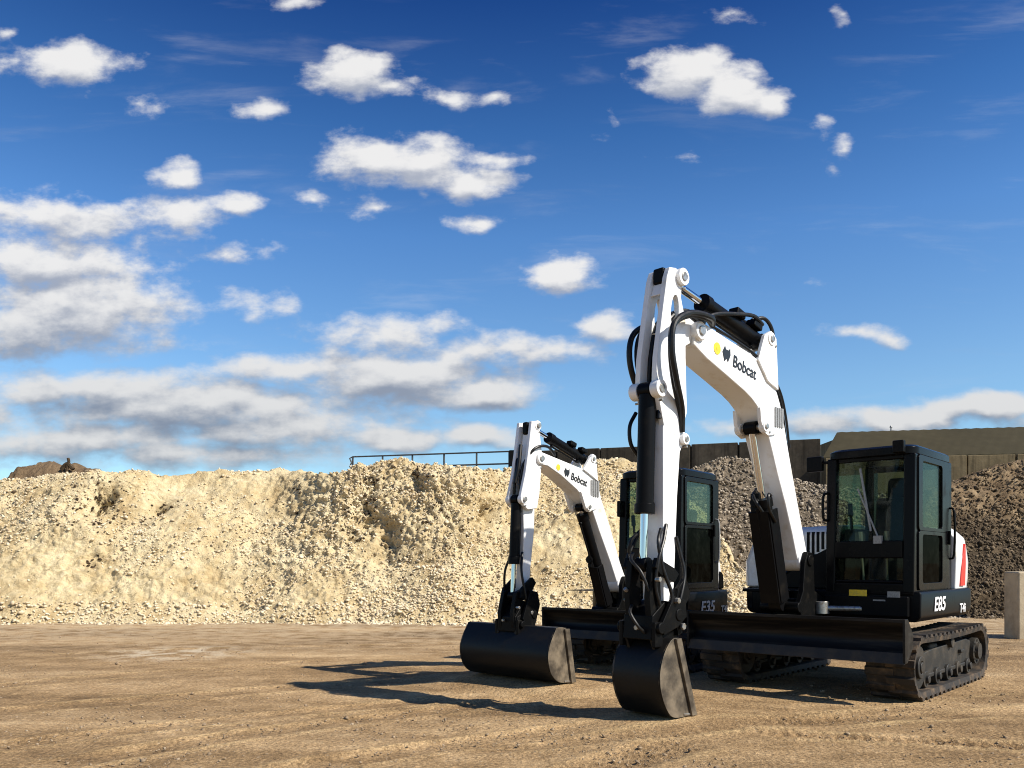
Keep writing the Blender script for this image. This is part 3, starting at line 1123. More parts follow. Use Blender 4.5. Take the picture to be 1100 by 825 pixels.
BIG['hoses'].append(([(.62, .08, 2.0), (.74, .12, 2.0), (.74, .13, 1.86), (.62, .13, 1.74)], .015))
for y in (-.17, -.20, -.23):
    BIG['hoses'].append(([(-.2, y, 1.25), (.05, y * .9, 1.2), (.3, y * .75, 1.3), (.42, y * .62, 1.6), (.5, y * .58, 1.9)], .02))

for s in (-1, 1):
    BIG['hoses'].append(([(2.41, s * .12, 1.66), (2.49, s * .15, 1.52), (2.58, s * .165, 1.36), (2.60, s * .15, 1.15), (2.55, s * .16, .98)], .015))
    BIG['hoses'].append(([(2.27, s * .12, 1.56), (2.24, s * .14, 1.42), (2.22, s * .17, 1.25), (2.29, s * .19, 1.08), (2.38, s * .19, .90)], .015))
BIG['hoses'].append(([(2.58, -.10, 1.42), (2.68, -.04, 1.36), (2.68, .06, 1.26), (2.64, .12, 1.1)], .014))
BIG['hoses'].append(([(2.66, -.05, .98), (2.74, .0, .92), (2.72, .06, .82), (2.66, .08, .76)], .014))
BIG['fittings'] = [((2.62, .17, 1.20), (2.62, .215, 1.20), .022), ((2.40, .20, 1.02), (2.40, .245, 1.02), .026), ((2.55, -.17, 1.02), (2.55, -.21, 1.02), .022), ((2.30, .20, .80), (2.30, .225, .80), .03), ((2.665, .02, .80), (2.70, .02, .80), .022), ((2.66, -.1, 1.1), (2.69, -.1, 1.12), .018)]

excavator(BIG)

# --- the small machine
SMALL = dict(
    loc=(1.972, 11.308, 0), rz=heading(38.65),
    label='smaller white excavator behind on the left with wide ditching bucket',
    hw=.876, tw=.32, th=.54, xf=.72, xr=-.82, nlug=36, nroll=4,
    bx=1.416, bt=.766, bb=.43, slew=.4,
    skz0=.60, skz1=.98, skirt=round_print(.865, .90, .86, .45),
    num='E35', txt=(.52, .72, .20), txt2=(-.06, .70, .12),
    rear=-.74, ecy=.62, ecz=1.50, red=False, rcy=.84, rcx=(.40, -.70), rcz=1.45, stickers=False,
    cx=.96, cyL=.809, cw=.86, cd=1.089, czb=.99, czt=2.487, csill=1.52, clow0=1.12, clow1=1.34, doormid=1.80, doorfull=True, dfr=.05, dff=.05, mirror=False,
    piv=1.0, by=0.0, sw=4.0, bw=.11, foot=(.10, 1.08),
    bup=[(1.70, 2.54), (1.61, 2.555), (1.32, 2.505), (.94, 2.44), (.72, 2.42), (.64, 2.36), (.58, 2.26), (.53, 2.11), (.36, 1.80), (.14, 1.34), (.02, 1.14), (.02, 1.0)],
    blo=[(1.70, 2.42), (1.52, 2.41), (1.28, 2.32), (1.0, 2.18), (.91, 2.12), (.80, 2.05), (.72, 1.98), (.57, 1.72), (.34, 1.34), (.22, 1.12), (.16, 1.0)],
    tip=(1.66, 2.48), tipr=.065,
    ears=[dict(p=[(.90, 2.42), (.78, 2.56), (.72, 2.62), (.66, 2.60), (.62, 2.30), (.75, 2.36)], c=(.72, 2.56), r=.045),
          dict(p=[(.95, 2.16), (.86, 1.98), (.80, 1.93), (.75, 1.94), (.64, 1.98), (.74, 2.12)], c=(.80, 1.99), r=.045)],
    btxt=((1.12, 2.295), (-1, -.22), .115), ystick=(1.34, 2.41, .035), grille=(.66, 2.22),
    aw=.09, fork=False,
    armbox=[(1.66, 2.80), (1.75, 2.84), (1.80, 2.5), (1.82, 2.2), (1.86, 1.95), (1.85, 1.68), (1.88, 1.02), (1.82, .92), (1.76, 1.02), (1.74, 1.27), (1.68, 1.69), (1.67, 1.98), (1.65, 2.29), (1.63, 2.54)],
    armfork=[(1.66, 2.88), (1.79, 2.88), (1.85, 2.52), (1.89, 2.31), (1.97, 2.04), (1.93, 1.96), (1.855, 1.91), (1.70, 1.93), (1.66, 2.10), (1.64, 2.29), (1.62, 2.54), (1.65, 2.73)],
    armhole=None,
    armboss=[((1.69, 2.84), .055), ((1.66, 2.46), .06), ((1.92, 2.02), .055), ((1.82, 1.0), .055)],
    armcross=[], armtopblk=(1.76, 2.86),
    armcyl=((.72, 0, 2.56), (1.69, 0, 2.84), .68), rb=.055, rr=.026,
    bcyls=[((1.92, 0, 2.02), (1.98, 0, .98), .66, 'bucket_cylinder'), ((.22, 0, .80), (.80, 0, 1.99), .93, 'boom_cylinder')],
    guard=((.31, .82), (.50, 1.30), .065), guardt=.055,
    links=[('link', [(1.76, 1.12), (1.82, 1.18), (1.99, 1.06), (2.02, .96), (1.94, .94), (1.82, 1.04)], .13, .02),
           ('link', [(1.92, 1.06), (2.04, 1.02), (2.10, .8), (2.08, .64), (1.98, .62), (1.95, .8)], .09, .025),
           ('link', [(1.74, .88), (1.78, 1.02), (1.90, 1.04), (2.02, .74), (1.96, .64), (1.82, .66)], .17, .018)],
    coupler=[(1.80, .60), (1.76, .74), (1.82, .92), (1.94, .92), (2.08, .76), (2.08, .60)], cpw=.13,
    cpins=[((2.02, .68), .04), ((1.84, .78), .045)],
    bk=[(1.86, .665), (2.00, .67), (2.035, .64), (2.12, .50), (2.15, .37), (2.11, .22), (2.02, .13), (1.92, .095), (1.76, .085)],
    bkm=[(1.76, .085), (1.85, .65)], bkw=.645, ear=.13, earp=[(1.80, .56), (1.78, .76), (1.86, .84), (2.06, .76), (2.08, .58), (2.0, .5)],
    fittings=[((2.05, .12, .86), (2.05, .165, .86), .018), ((1.88, .175, .80), (1.88, .20, .80), .022), ((2.09, -.02, .72), (2.12, -.02, .72), .016)],
    hoses=[])
for s in (-1, 1):
    SMALL['hoses'].append(([(1.35, s * .07, 2.55), (1.55, s * .13, 2.62), (1.76, s * .13, 2.58), (1.86, s * .05, 2.40), (1.90, s * .04, 2.2), (1.90, s * .05, 2.08)], .016))
    SMALL['hoses'].append(([(1.90, s * .07, 1.45), (1.97, s * .12, 1.25), (1.94, s * .15, 1.0), (1.90, s * .15, .85)], .014))
SMALL['hoses'].append(([(1.85, 0, 2.62), (1.90, 0.02, 2.4), (1.94, 0, 2.2)], .022))
for y in (-.17, -.21):
    SMALL['hoses'].append(([(-.2, y, 1.05), (.05, y, 1.0), (.22, y * .8, 1.15), (.36, y * .7, 1.5), (.5, y * .6, 1.75)], .018))
excavator(SMALL)


# ------------------------------------------------------------------ earth
def earth_material(name, cols, scale, bump=0.6, bscale=14.0, speck=None, dist=0.05, rough=0.95):
    m, nt, b, obc, _ = material(name)
    n1 = nt.noise(obc, scale, 8, 0.62)
    n2 = nt.noise(obc, scale * 7.3, 5, 0.6)
    f = nt.math('MULTIPLY_ADD', n2, 0.35, nt.math('MULTIPLY', n1, 0.65))
    k = len(cols)
    c = nt.ramp(f, [(0.32 + 0.36 * i / (k - 1), col) for i, col in enumerate(cols)])
    if speck:
        sc_, colr, thr = speck
        vo = nt.add('ShaderNodeTexVoronoi')
        nt.put(vo.inputs['Vector'], obc)
        vo.inputs['Scale'].default_value = sc_
        sp = nt.math('LESS_THAN', vo.outputs['Distance'], thr)
        rnd = nt.add('ShaderNodeSeparateColor')
        nt.l.new(vo.outputs['Color'], rnd.inputs[0])
        sp = nt.math('MULTIPLY', sp, nt.math('GREATER_THAN', rnd.outputs[0], 0.55))
        c = nt.mix(sp, c, (*colr, 1))
    nt.put(b.inputs['Base Color'], c)
    b.inputs['Roughness'].default_value = rough
    b.inputs['Specular IOR Level'].default_value = 0.2
    bn = nt.add('ShaderNodeBump')
    bn.inputs['Strength'].default_value = bump
    bn.inputs['Distance'].default_value = dist
    h = nt.math('ADD', nt.noise(obc, bscale, 8, 0.65), nt.math('MULTIPLY', nt.noise(obc, bscale * 4.7, 4, 0.6), 0.35))
    nt.l.new(h, bn.inputs['Height'])
    nt.l.new(bn.outputs[0], b.inputs['Normal'])
    return m


def fbm(x, y, z, H=1.0, lac=2.1, octv=5):
    return mnoise.fractal(Vector((x, y, z)), H, lac, octv)


def grid_mesh(name, V, nx, ny, mat, flip=False):
    me = bpy.data.meshes.new(name)
    idx = np.arange(nx * ny).reshape(nx, ny)
    a, b, c, d = idx[:-1, :-1].ravel(), idx[1:, :-1].ravel(), idx[1:, 1:].ravel(), idx[:-1, 1:].ravel()
    F = np.stack([a, b, c, d], 1)
    if flip:
        F = F[:, ::-1]
    nf = len(F)
    me.vertices.add(len(V))
    me.vertices.foreach_set('co', V.astype(np.float32).ravel())
    me.loops.add(nf * 4)
    me.loops.foreach_set('vertex_index', F.astype(np.int32).ravel())
    me.polygons.add(nf)
    me.polygons.foreach_set('loop_start', np.arange(nf, dtype=np.int32) * 4)
    me.polygons.foreach_set('loop_total', np.full(nf, 4, np.int32))
    me.polygons.foreach_set('use_smooth', np.ones(nf, bool))
    me.update(calc_edges=True)
    me.validate()
    me.materials.append(mat)
    o = bpy.data.objects.new(name, me)
    COL.objects.link(o)
    return o


def rocks_mesh(name, P, Rad, mat, squash=0.7):
    """many small angular stones in one mesh (nobody could count them)"""
    bm = bmesh.new()
    bmesh.ops.create_icosphere(bm, subdivisions=1, radius=1)
    base = np.array([v.co[:] for v in bm.verts])
    faces = np.array([[v.index for v in f.verts] for f in bm.faces])
    bm.free()
    n = len(P)
    nv = len(base)
    var = []
    for k in range(10):
        s = 1 + 0.34 * rng.standard_normal(nv)
        s = np.clip(s, .55, 1.5)
        var.append(base * s[:, None] * np.array([1, rng.uniform(.7, 1), rng.uniform(.5, .85)]))
    var = np.array(var)
    pick = rng.integers(0, 10, n)
    ang = rng.uniform(0, 2 * np.pi, n)
    V = var[pick] * np.asarray(Rad)[:, None, None]
    c, s = np.cos(ang)[:, None], np.sin(ang)[:, None]
    X = V[:, :, 0] * c - V[:, :, 1] * s
    Y = V[:, :, 0] * s + V[:, :, 1] * c
    tilt = rng.uniform(-.7, .7, n)[:, None]
    Z = V[:, :, 2] * np.cos(tilt) + X * np.sin(tilt)
    X = X * np.cos(tilt) - V[:, :, 2] * np.sin(tilt)
    V = np.stack([X, Y, Z], 2) + np.asarray(P)[:, None, :]
    F = (faces[None] + (np.arange(n) * nv)[:, None, None]).reshape(-1, 3)
    V = V.reshape(-1, 3)
    me = bpy.data.meshes.new(name)
    nf = len(F)
    me.vertices.add(len(V))
    me.vertices.foreach_set('co', V.astype(np.float32).ravel())
    me.loops.add(nf * 3)
    me.loops.foreach_set('vertex_index', F.astype(np.int32).ravel())
    me.polygons.add(nf)
    me.polygons.foreach_set('loop_start', np.arange(nf, dtype=np.int32) * 3)
    me.polygons.foreach_set('loop_total', np.full(nf, 3, np.int32))
    me.update(calc_edges=True)
    me.materials.append(mat)
    o = bpy.data.objects.new(name, me)
    COL.objects.link(o)
    return o


def lerp_tab(tab, x):
    xs = [t[0] for t in tab]
    return np.interp(x, xs, [t[1] for t in tab])


def heap(name, mat, x0, x1, nx, nv, toe, top, steep, amp, seed, back=6.0, cliff=None, hollows=(), label='', cat='mound'):
    """a bank of loose earth: for each x a profile from the toe up the face, over the crest and down behind, roughened along its normal"""
    xs = np.linspace(x0, x1, nx)
    V = np.zeros((nx, nv, 3))
    t = np.linspace(0, 1, nv)
    for i, x in enumerate(xs):
        h = max(0.02, top(x))
        y0 = toe(x)
        cl = cliff(x) if cliff else 0.0
        k = steep
        # profile points: toe, talus top, crest, back
        z1 = h * (.42 - .08 * cl)
        y1 = z1 / k
        k2 = k * (1 + 1.3 * cl)
        y2 = y1 + (h * .93 - z1) / k2
        pts = np.array([(-.5, -.06), (0, 0.0), (y1, z1), (y2, h * .93), (y2 + .35, h), (y2 + back * .35, h * .96), (y2 + back, h * .35), (y2 + back + h, -.05)])
        seg = np.concatenate([[0], np.cumsum(np.hypot(*np.diff(pts, axis=0).T))])
        # most of the samples on the visible face
        sface = seg[4]
        s = np.where(t < .86, t / .86 * (sface + .3), (sface + .3) + (t - .86) / .14 * (seg[-1] - sface - .3))
        V[i, :, 0] = x
        V[i, :, 1] = y0 + np.interp(s, seg, pts[:, 0])
        V[i, :, 2] = np.interp(s, seg, pts[:, 1])
    # soften the corners of the profile
    for _ in range(10):
        V[:, 1:-1] = (V[:, :-2] + 2 * V[:, 1:-1] + V[:, 2:]) / 4
    dx = np.gradient(V, axis=0)
    dv = np.gradient(V, axis=1)
    N = np.cross(dx, dv)
    N /= np.linalg.norm(N, axis=2, keepdims=True) + 1e-9
    out = V.copy()
    for i in range(nx):
        cl = cliff(xs[i]) if cliff else 0.0
        for j in range(nv):
            x, y, z = V[i, j]
            g = min(1.0, max(0.0, z / .35))
            big = fbm(x * .33 + seed, y * .33, z * .5, 1.0, 2.2, 3)
            mid = fbm(x * 1.1 + seed, y * 1.1, z * 1.3 + 9, .9, 2.1, 4)
            rgh = .45 + .8 * max(0.0, min(1.0, .5 + 1.4 * fbm(x * .28 + 31 + seed, y * .2, z * .45, 1, 2, 2)))
            fine = fbm(x * 4.6 + seed, y * 4.6, z * 5.2, .75, 2.2, 4)
            up = max(0.0, min(1.0, (z - .9) / 1.2))
            d = amp * (big * .34 + mid * .15 * (1 + .35 * cl * up)) + amp * fine * .105 * rgh * (1 + .9 * cl * up)
            # broken lumps
            rid = abs(fbm(x * 2.6 + seed + 5, y * 2.0, z * 1.3, .8, 2.2, 4))
            d -= amp * .16 * cl * up * max(0.0, .35 - rid) * 2.2
            for (hx, hz, hr, hd) in hollows:
                q = ((x - hx) / hr) ** 2 + ((z - hz) / (hr * 1.25)) ** 2
                if q < 4:
                    w = math.exp(-q * 1.3)
                    d -= hd * w * (.55 + 1.2 * abs(mid) + .9 * abs(fine))
            out[i, j] = V[i, j] + N[i, j] * d * g
    o = grid_mesh(name, out.reshape(-1, 3), nx, nv, mat)
    if label:
        tag(o, label, cat)
    return o, out


M['sand'] = earth_material('chalky_sand', [(.37, .255, .12), (.54, .415, .225), (.66, .54, .325), (.74, .64, .42)], .9, .9, 13.0, dist=.08)
M['stone'] = earth_material('chalk_stone', [(.40, .30, .18), (.64, .53, .36), (.76, .67, .49)], 1.7, .5, 20.0, dist=.02)
M['gravel'] = earth_material('dark_gravel', [(.055, .044, .031), (.12, .095, .066), (.21, .165, .115), (.33, .265, .185)], 1.3, .9, 16.0, dist=.08)
M['gravelstone'] = earth_material('gravel_stone', [(.055, .045, .034), (.19, .155, .112), (.38, .315, .235), (.60, .52, .40)], 4.5, .4, 30.0, dist=.02)
M['brown'] = earth_material('brown_earth', [(.09, .06, .035), (.17, .115, .065), (.27, .19, .11)], 1.1, .9, 12.0, dist=.08)
M['soil'] = earth_material('peat_and_pit_shade', [(.02, .014, .008), (.06, .04, .022), (.12, .085, .05)], 5, .6, 25, dist=.03)  # peat colour, also used to paint the bank's pits darker like shade

K = 1 / FPX


def px(u, D):
    return (u - 550) * K * D


def pz(v, D):
    return CAMH + (HOR - v) * K * D


DT = 22.6
sand_top = [(px(u, DT), pz(v, DT) + .02) for u, v in ((-140, 516), (0, 511), (40, 508), (60, 505), (110, 505), (200, 505), (290, 502), (312, 505), (345, 504), (375, 505), (400, 501), (430, 496), (462, 502), (500, 509), (530, 508), (550, 501), (600, 493), (640, 488), (662, 485), (690, 492), (715, 515), (745, 548))] + [(px(778, 21.2), pz(582, 21.2)), (px(812, 20), .95), (px(840, 19.3), .02)]
sand_top = sorted(sand_top)


def sand_cliff(x):
    # broken, steep face right of the middle
    a = math.exp(-((x + 2.6) / 2.6) ** 4)
    b = .45 * math.exp(-((x + 10.2) / 1.2) ** 2)
    return min(1.0, a + b)


def sand_toe(x):
    return 18.35 + .18 * math.sin(x * .7) + .12 * math.sin(x * 1.9 + 1) + (0 if x < 3.5 else (x - 3.5) * .25)


sand, sandV = heap('sand_mound', M['sand'], -17.5, 6.6, 800, 260, sand_toe, lambda x: float(lerp_tab(sand_top, x)) - .10, .86, .62, 3.1,
                   cliff=sand_cliff, hollows=[(-10.3, 2.95, .33, .55), (-9.0, 2.75, .16, .4), (-3.6, 2.7, .4, .35), (-3.0, 1.9, .35, .3), (-2.4, 3.4, .25, .3), (-.6, 2.6, .3, .3), (.3, 2.3, .3, .3)],
                   label='long pale bank of chalky sand and rubble across the yard', cat='mound')


def scatter_on(V, n, rad, wfun, lift=.45):
    nx, nv, _ = V.shape
    P, Rr = [], []
    tries = 0
    while len(P) < n and tries < n * 30:
        tries += 1
        i = int(rng.integers(2, nx - 2))
        j = int(rng.integers(2, int(nv * .86)))
        p = V[i, j]
        if rng.random() > wfun(*p):
            continue
        r = rad(p[2])
        P.append((p[0] + rng.uniform(-.02, .02), p[1] - r * .35, p[2] + r * lift))
        Rr.append(r)
    return np.array(P), np.array(Rr)


def sand_w(x, y, z):
    w = .06 + .94 * max(0, min(1, .55 + 1.9 * fbm(x * .42 + 8, y * .3, z * .7, 1, 2, 3)))
    w *= 1 - .5 * max(0.0, min(1.0, (-4.6 - x) / 1.2))
    if z < .45:
        w = max(w, .5)
    return w


P, Rr = scatter_on(sandV, 26000, lambda z: float(np.clip(rng.lognormal(-3.95, .42), .010, .055)) * (1.2 if z < .5 else 1.0), sand_w)
tag(rocks_mesh('rubble', P, Rr, M['stone']), 'pale loose rubble strewn over the sand bank', 'rubble', kind='stuff')
# dark peat clods in hollows and along the toe; some added as pit shade
cl = []
rc_ = []
for (hx, hz, n, sp) in ((-10.3, 2.95, 60, .34), (-10.05, 2.4, 24, .22), (-9.0, 2.7, 18, .18), (-3.5, 2.8, 28, .45), (-3.0, 1.95, 22, .4), (-.6, 2.7, 14, .3), (-2.4, 3.5, 16, .25), (-3.9, 2.2, 26, .28), (-3.4, 3.3, 22, .22), (-1.4, 2.0, 16, .25), (.2, 2.4, 18, .25), (-1.9, 2.7, 18, .2), (-5.6, 2.9, 14, .3), (-9.9, 1.35, 8, .12), (-10.8, .16, 14, .16), (-13.2, 3.6, 16, .3)):
    for k in range(int(n * 1.7)):
        tx_, tz_ = hx + rng.normal() * sp, hz + rng.normal() * sp
        i = int(np.clip(np.searchsorted(sandV[:, 0, 0], tx_), 1, sandV.shape[0] - 2))
        j = int(np.argmin(np.abs(sandV[i, :210, 2] - tz_)))
        p = sandV[i, j]
        cl.append((p[0], p[1] - .01, p[2]))
        rc_.append(float(np.clip(rng.lognormal(-3.65, .45), .014, .06)))
tag(rocks_mesh('dark_clods', np.array(cl), np.array(rc_), M['soil']), 'dark peaty clods, some added as pit shade, lying in hollows of the pale bank', 'clods', kind='stuff')

# the grey stone pile between the machines
g_top = [(px(u, 25.5), pz(v, 25.5)) for u, v in ((640, 600), (690, 540), (740, 503), (762, 495), (790, 489), (812, 492), (845, 508), (884, 519), (915, 530), (950, 545), (1000, 570), (1040, 604))]
gp, gV = heap('gravel_pile', M['gravel'], px(640, 25.5), px(1040, 25.5), 300, 190, lambda x: 20.6, lambda x: float(lerp_tab(g_top, x)), .80, .55, 21.7,
              label='grey stone pile against the block wall between the two machines', cat='stone pile')
P, Rr = scatter_on(gV, 11000, lambda z: float(np.clip(rng.lognormal(-3.3, .38), .02, .075)), lambda x, y, z: 1.0)
tag(rocks_mesh('gravel', P, Rr, M['gravelstone']), 'loose grey stones covering the middle pile', 'gravel', kind='stuff')
# the brown heap at the right edge
r_top = [(px(u, 24.5), pz(v, 24.5)) for u, v in ((960, 560), (1000, 525), (1024, 514), (1050, 509), (1075, 503), (1100, 498), (1150, 488), (1230, 480), (1330, 500))]
m, nt, b, obc, _ = material('capped_heap')
sz_ = nt.add('ShaderNodeSeparateXYZ')
nt.l.new(obc, sz_.inputs[0])
hh = nt.math('ADD', sz_.outputs[2], nt.math('MULTIPLY', nt.noise(obc, .8, 5, .6), 1.6))
cap = nt.smooth(hh, 3.0, 3.7)
nz = nt.noise(obc, 2.2, 8, .65)
c = nt.mix(cap, nt.ramp(nz, [(.35, (.030, .020, .011)), (.5, (.064, .045, .026)), (.65, (.14, .10, .058))]), nt.ramp(nz, [(.35, (.10, .066, .036)), (.5, (.19, .13, .072)), (.65, (.33, .24, .14))]))
nt.put(b.inputs['Base Color'], c)
b.inputs['Roughness'].default_value = .95
b.inputs['Specular IOR Level'].default_value = .2
bn = nt.add('ShaderNodeBump')
bn.inputs['Strength'].default_value = .9
bn.inputs['Distance'].default_value = .08
nt.l.new(nt.noise(obc, 16, 8, .65), bn.inputs['Height'])
nt.l.new(bn.outputs[0], b.inputs['Normal'])
M['capped'] = m
M['darkstone'] = earth_material('dark_stone', [(.03, .022, .013), (.078, .057, .034), (.165, .122, .076), (.32, .25, .16)], 4.5, .4, 30.0, dist=.02)
rp, rV = heap('gravel_pile', M['capped'], px(955, 24.5), px(1340, 24.5), 300, 190, lambda x: 20.4 + .2 * math.sin(x), lambda x: float(lerp_tab(r_top, x)), .95, .7, 47.3,
              label='dark brown heap of stony earth rising at the right edge behind the cab', cat='stone pile')
P, Rr = scatter_on(rV, 13000, lambda z: float(np.clip(rng.lognormal(-3.65, .42), .015, .07)), lambda x, y, z: .8 if z < 3.0 else .35)
tag(rocks_mesh('gravel', P, Rr, M['darkstone']), 'loose dark stones covering the right-hand heap', 'gravel', kind='stuff')
# brown hump peeping over the bank at the left, and a low one behind the rail
b_top = [(px(u, 34), pz(v, 34)) for u, v in ((-20, 526), (5, 508), (22, 494), (30, 490), (40, 490), (50, 494), (58, 494), (66, 490), (78, 492), (96, 500), (125, 526))]
heap('earth_mound', M['brown'], px(-20, 34), px(125, 34), 120, 80, lambda x: 29.5, lambda x: float(lerp_tab(b_top, x)), 1.05, .8, 71.0,
     label='small brown earth hump peeping over the left end of the bank', cat='mound')
mb = MB()
q = Vector((px(69, 34), 34.2, pz(501, 34)))
mb.tube([q - Vector((0, 0, .3)), q + Vector((.02, 0, .05)), q + Vector((.08, 0, .22)), q + Vector((.05, 0, .36))], .06, n=6, sub=2)
mb.tube([q + Vector((-.22, 0, -.12)), q + Vector((-.08, .02, .08)), q + Vector((.06, .02, .12)), q + Vector((.25, .02, -.1))], .085, n=6, sub=2)
tag(mb.build('tree_stump', M['soil'], bevel=0), 'dark uprooted stump on the brown hump at the left', 'stump')
b_top = [(px(u, 28), pz(v, 28)) for u, v in ((470, 530), (500, 506), (530, 501), (560, 499), (600, 497), (630, 493), (652, 487), (668, 489), (690, 500), (720, 530))]
heap('earth_mound', M['brown'], px(470, 28), px(720, 28), 140, 80, lambda x: 24.8, lambda x: float(lerp_tab(b_top, x)), 1.1, .35, 83.0,
     label='brown earth ridge between the pale bank and the dark wall', cat='mound')

# ------------------------------------------------------------------ ground
def axis(dense0, dense1, step, lo, hi, grow=1.22):
    a = list(np.arange(dense0, dense1 + 1e-6, step))
    s = step
    while a[-1] < hi:
        s *= grow
        a.append(a[-1] + s)
    s = step
    pre = []
    x = a[0]
    while x > lo:
        s *= grow
        x -= s
        pre.append(x)
    return np.array(pre[::-1] + a)


gx = axis(-7.5, 8.5, .028, -900, 900)
gy = np.concatenate([axis(5.2, 10.5, .026, -80, 10.4)[:], axis(10.54, 19.5, .05, 10.53, 1600)])
gy = np.unique(np.round(gy, 4))
X, Y = np.meshgrid(gx, gy, indexing='ij')
Z = np.zeros_like(X)
WEAR = np.zeros_like(X)


def fold(xa, ya, xb, yb):
    """distance across and along a straight run from a to b"""
    dx, dy = xb - xa, yb - ya
    L = math.hypot(dx, dy)
    al = ((X - xa) * dx + (Y - ya) * dy) / L
    ac = (-(X - xa) * dy + (Y - ya) * dx) / L
    return al, ac, L


def gpt(u, v):
    D = CAMH * FPX / (v - HOR)
    return px(u, D), D


for (a, b, w, dep, cleat) in (
        ((120, 812), (620, 745), .16, .018, 0), ((20, 800), (470, 752), .16, .016, 0), ((330, 824), (760, 768), .17, .020, 0),
        ((0, 765), (560, 722), .18, .012, 0), ((560, 800), (1090, 762), .17, .014, 0), ((860, 790), (1098, 806), .13, .016, .10), ((655, 822), (720, 806), .22, .018, .11),
        ((700, 790), (900, 772), .15, .010, .10), ((900, 775), (1099, 752), .2, .012, 0), ((0, 738), (330, 712), .2, .010, 0), ((60, 705), (500, 690), .25, .010, 0)):
    (xa, ya), (xb, yb) = gpt(*a), gpt(*b)
    al, ac, L = fold(xa, ya, xb, yb)
    bend = .10 * np.sin(al * .9)
    ac = ac - bend
    fade = np.clip(np.minimum(al + .6, L + .6 - al) / .6, 0, 1)
    prof = -np.exp(-(ac / w) ** 4) + .75 * np.exp(-((np.abs(ac) - w * 1.25) / (w * .32)) ** 2)
    zz = dep * prof * fade
    WEAR += fade * (.75 * np.exp(-((np.abs(ac) - w * 1.25) / (w * .38)) ** 2) - .55 * np.exp(-(ac / w) ** 4))
    if cleat:
        zz += np.exp(-(ac / w) ** 4) * fade * .020 * np.sin(2 * np.pi * al / cleat + 2.2 * np.abs(ac) / w)
    Z += zz
near = (np.abs(X) < 30) & (Y > -5) & (Y < 45)
ii = np.argwhere(near)
for (i, j) in ii:
    x, y = X[i, j], Y[i, j]
    Z[i, j] += .020 * fbm(x * .35, y * .35, 0, 1, 2, 3)
    if -7.6 < x < 8.6 and 5.1 < y < 13:
        Z[i, j] += .0075 * fbm(x * 2.6, y * 2.6, 3, .8, 2.2, 4)
# keep the machines' footing level
for (cx_, cy_, rr_) in ((3.85, 9.64, 1.7), (1.97, 11.31, 1.4), (1.3, 7.3, .5), (.5, 9.4, .9)):
    w = np.clip((np.hypot(X - cx_, Y - cy_) - rr_) / .6, 0, 1)
    Z = Z * w - .004 * (1 - w)

for (cx_, cy_, h_, ra_, rb2, an) in ((1.42, 7.25, .046, .75, .6, 0), (.2, 9.25, .085, 1.15, .55, 45)):
    c_, s_ = math.cos(R(an)), math.sin(R(an))
    a_ = (X - cx_) * c_ - (Y - cy_) * s_
    b_ = (X - cx_) * s_ + (Y - cy_) * c_
    Z += h_ * np.exp(-((a_ / ra_) ** 4 + (b_ / rb2) ** 4))
m, nt, b, obc, _ = material('dirt_yard')
sx_ = nt.vec('MULTIPLY', obc, (0.35, 1.0, 1.0))
n1 = nt.noise(sx_, .55, 7, .6)
n2 = nt.noise(obc, 3.2, 6, .6)
n3 = nt.noise(obc, 42, 3, .6)
f = nt.math('ADD', nt.math('MULTIPLY', n1, .50), nt.math('ADD', nt.math('MULTIPLY', n2, .26), nt.math('MULTIPLY', n3, .24)))
c = nt.ramp(f, [(.37, (.14, .087, .043)), (.46, (.285, .183, .088)), (.54, (.43, .288, .148)), (.63, (.58, .42, .235))])
at_ = nt.add('ShaderNodeAttribute', attribute_name='rut')
rutn = nt.math('MULTIPLY', at_.outputs['Fac'], nt.smooth(nt.noise(sx_, 2.0, 5, .6), .3, .62))
c = nt.mix(nt.math('MULTIPLY', nt.math('MAXIMUM', rutn, 0.0), .42), c, (.56, .40, .20, 1))
c = nt.mix(nt.math('MULTIPLY', nt.math('MAXIMUM', nt.math('MULTIPLY', rutn, -1.0), 0.0), .45), c, (.17, .105, .05, 1))
# darker, damper ground beaten flat by the machines
damp = nt.smooth(nt.noise(nt.vec('MULTIPLY', obc, (.45, 1.25, 1)), .42, 6, .62), .47, .60)
c = nt.mix(nt.math('MULTIPLY', damp, .34), c, (.135, .083, .040, 1))
# grit
n4 = nt.noise(obc, 95, 3, .6)
gr = nt.math('MULTIPLY_ADD', nt.math('SUBTRACT', nt.math('ADD', n4, nt.noise(obc, 30, 4, .6)), 1.0), 1.7, 1.0)
c = nt.vec('SCALE', c)
nt.put(c.node.inputs['Scale'], gr)
# chalk dust trodden out in front of the bank
geo = nt.add('ShaderNodeSeparateXYZ')
nt.l.new(obc, geo.inputs[0])
chalk = nt.math('MULTIPLY', nt.smooth(geo.outputs[1], 11.0, 17.5), nt.smooth(n2, .34, .60))
c = nt.mix(nt.math('MULTIPLY', chalk, .55), c, (.50, .40, .265, 1))
dx_ = nt.vec('LENGTH', nt.vec('MULTIPLY', nt.vec('SUBTRACT', obc, (-4.95, 12.4, 0)), (.75, .9, 0)))
spot = nt.math('MULTIPLY', nt.math('SUBTRACT', 1.0, nt.smooth(dx_, .2, 1.2)), nt.smooth(n2, .42, .60))
c = nt.mix(nt.math('MULTIPLY', spot, .8), c, (.55, .46, .33, 1))
vo = nt.add('ShaderNodeTexVoronoi')
nt.put(vo.inputs['Vector'], obc)
vo.inputs['Scale'].default_value = 30
sepc = nt.add('ShaderNodeSeparateColor')
nt.l.new(vo.outputs['Color'], sepc.inputs[0])
peb = nt.math('MULTIPLY', nt.math('LESS_THAN', vo.outputs['Distance'], .30), nt.math('GREATER_THAN', sepc.outputs[0], .72))
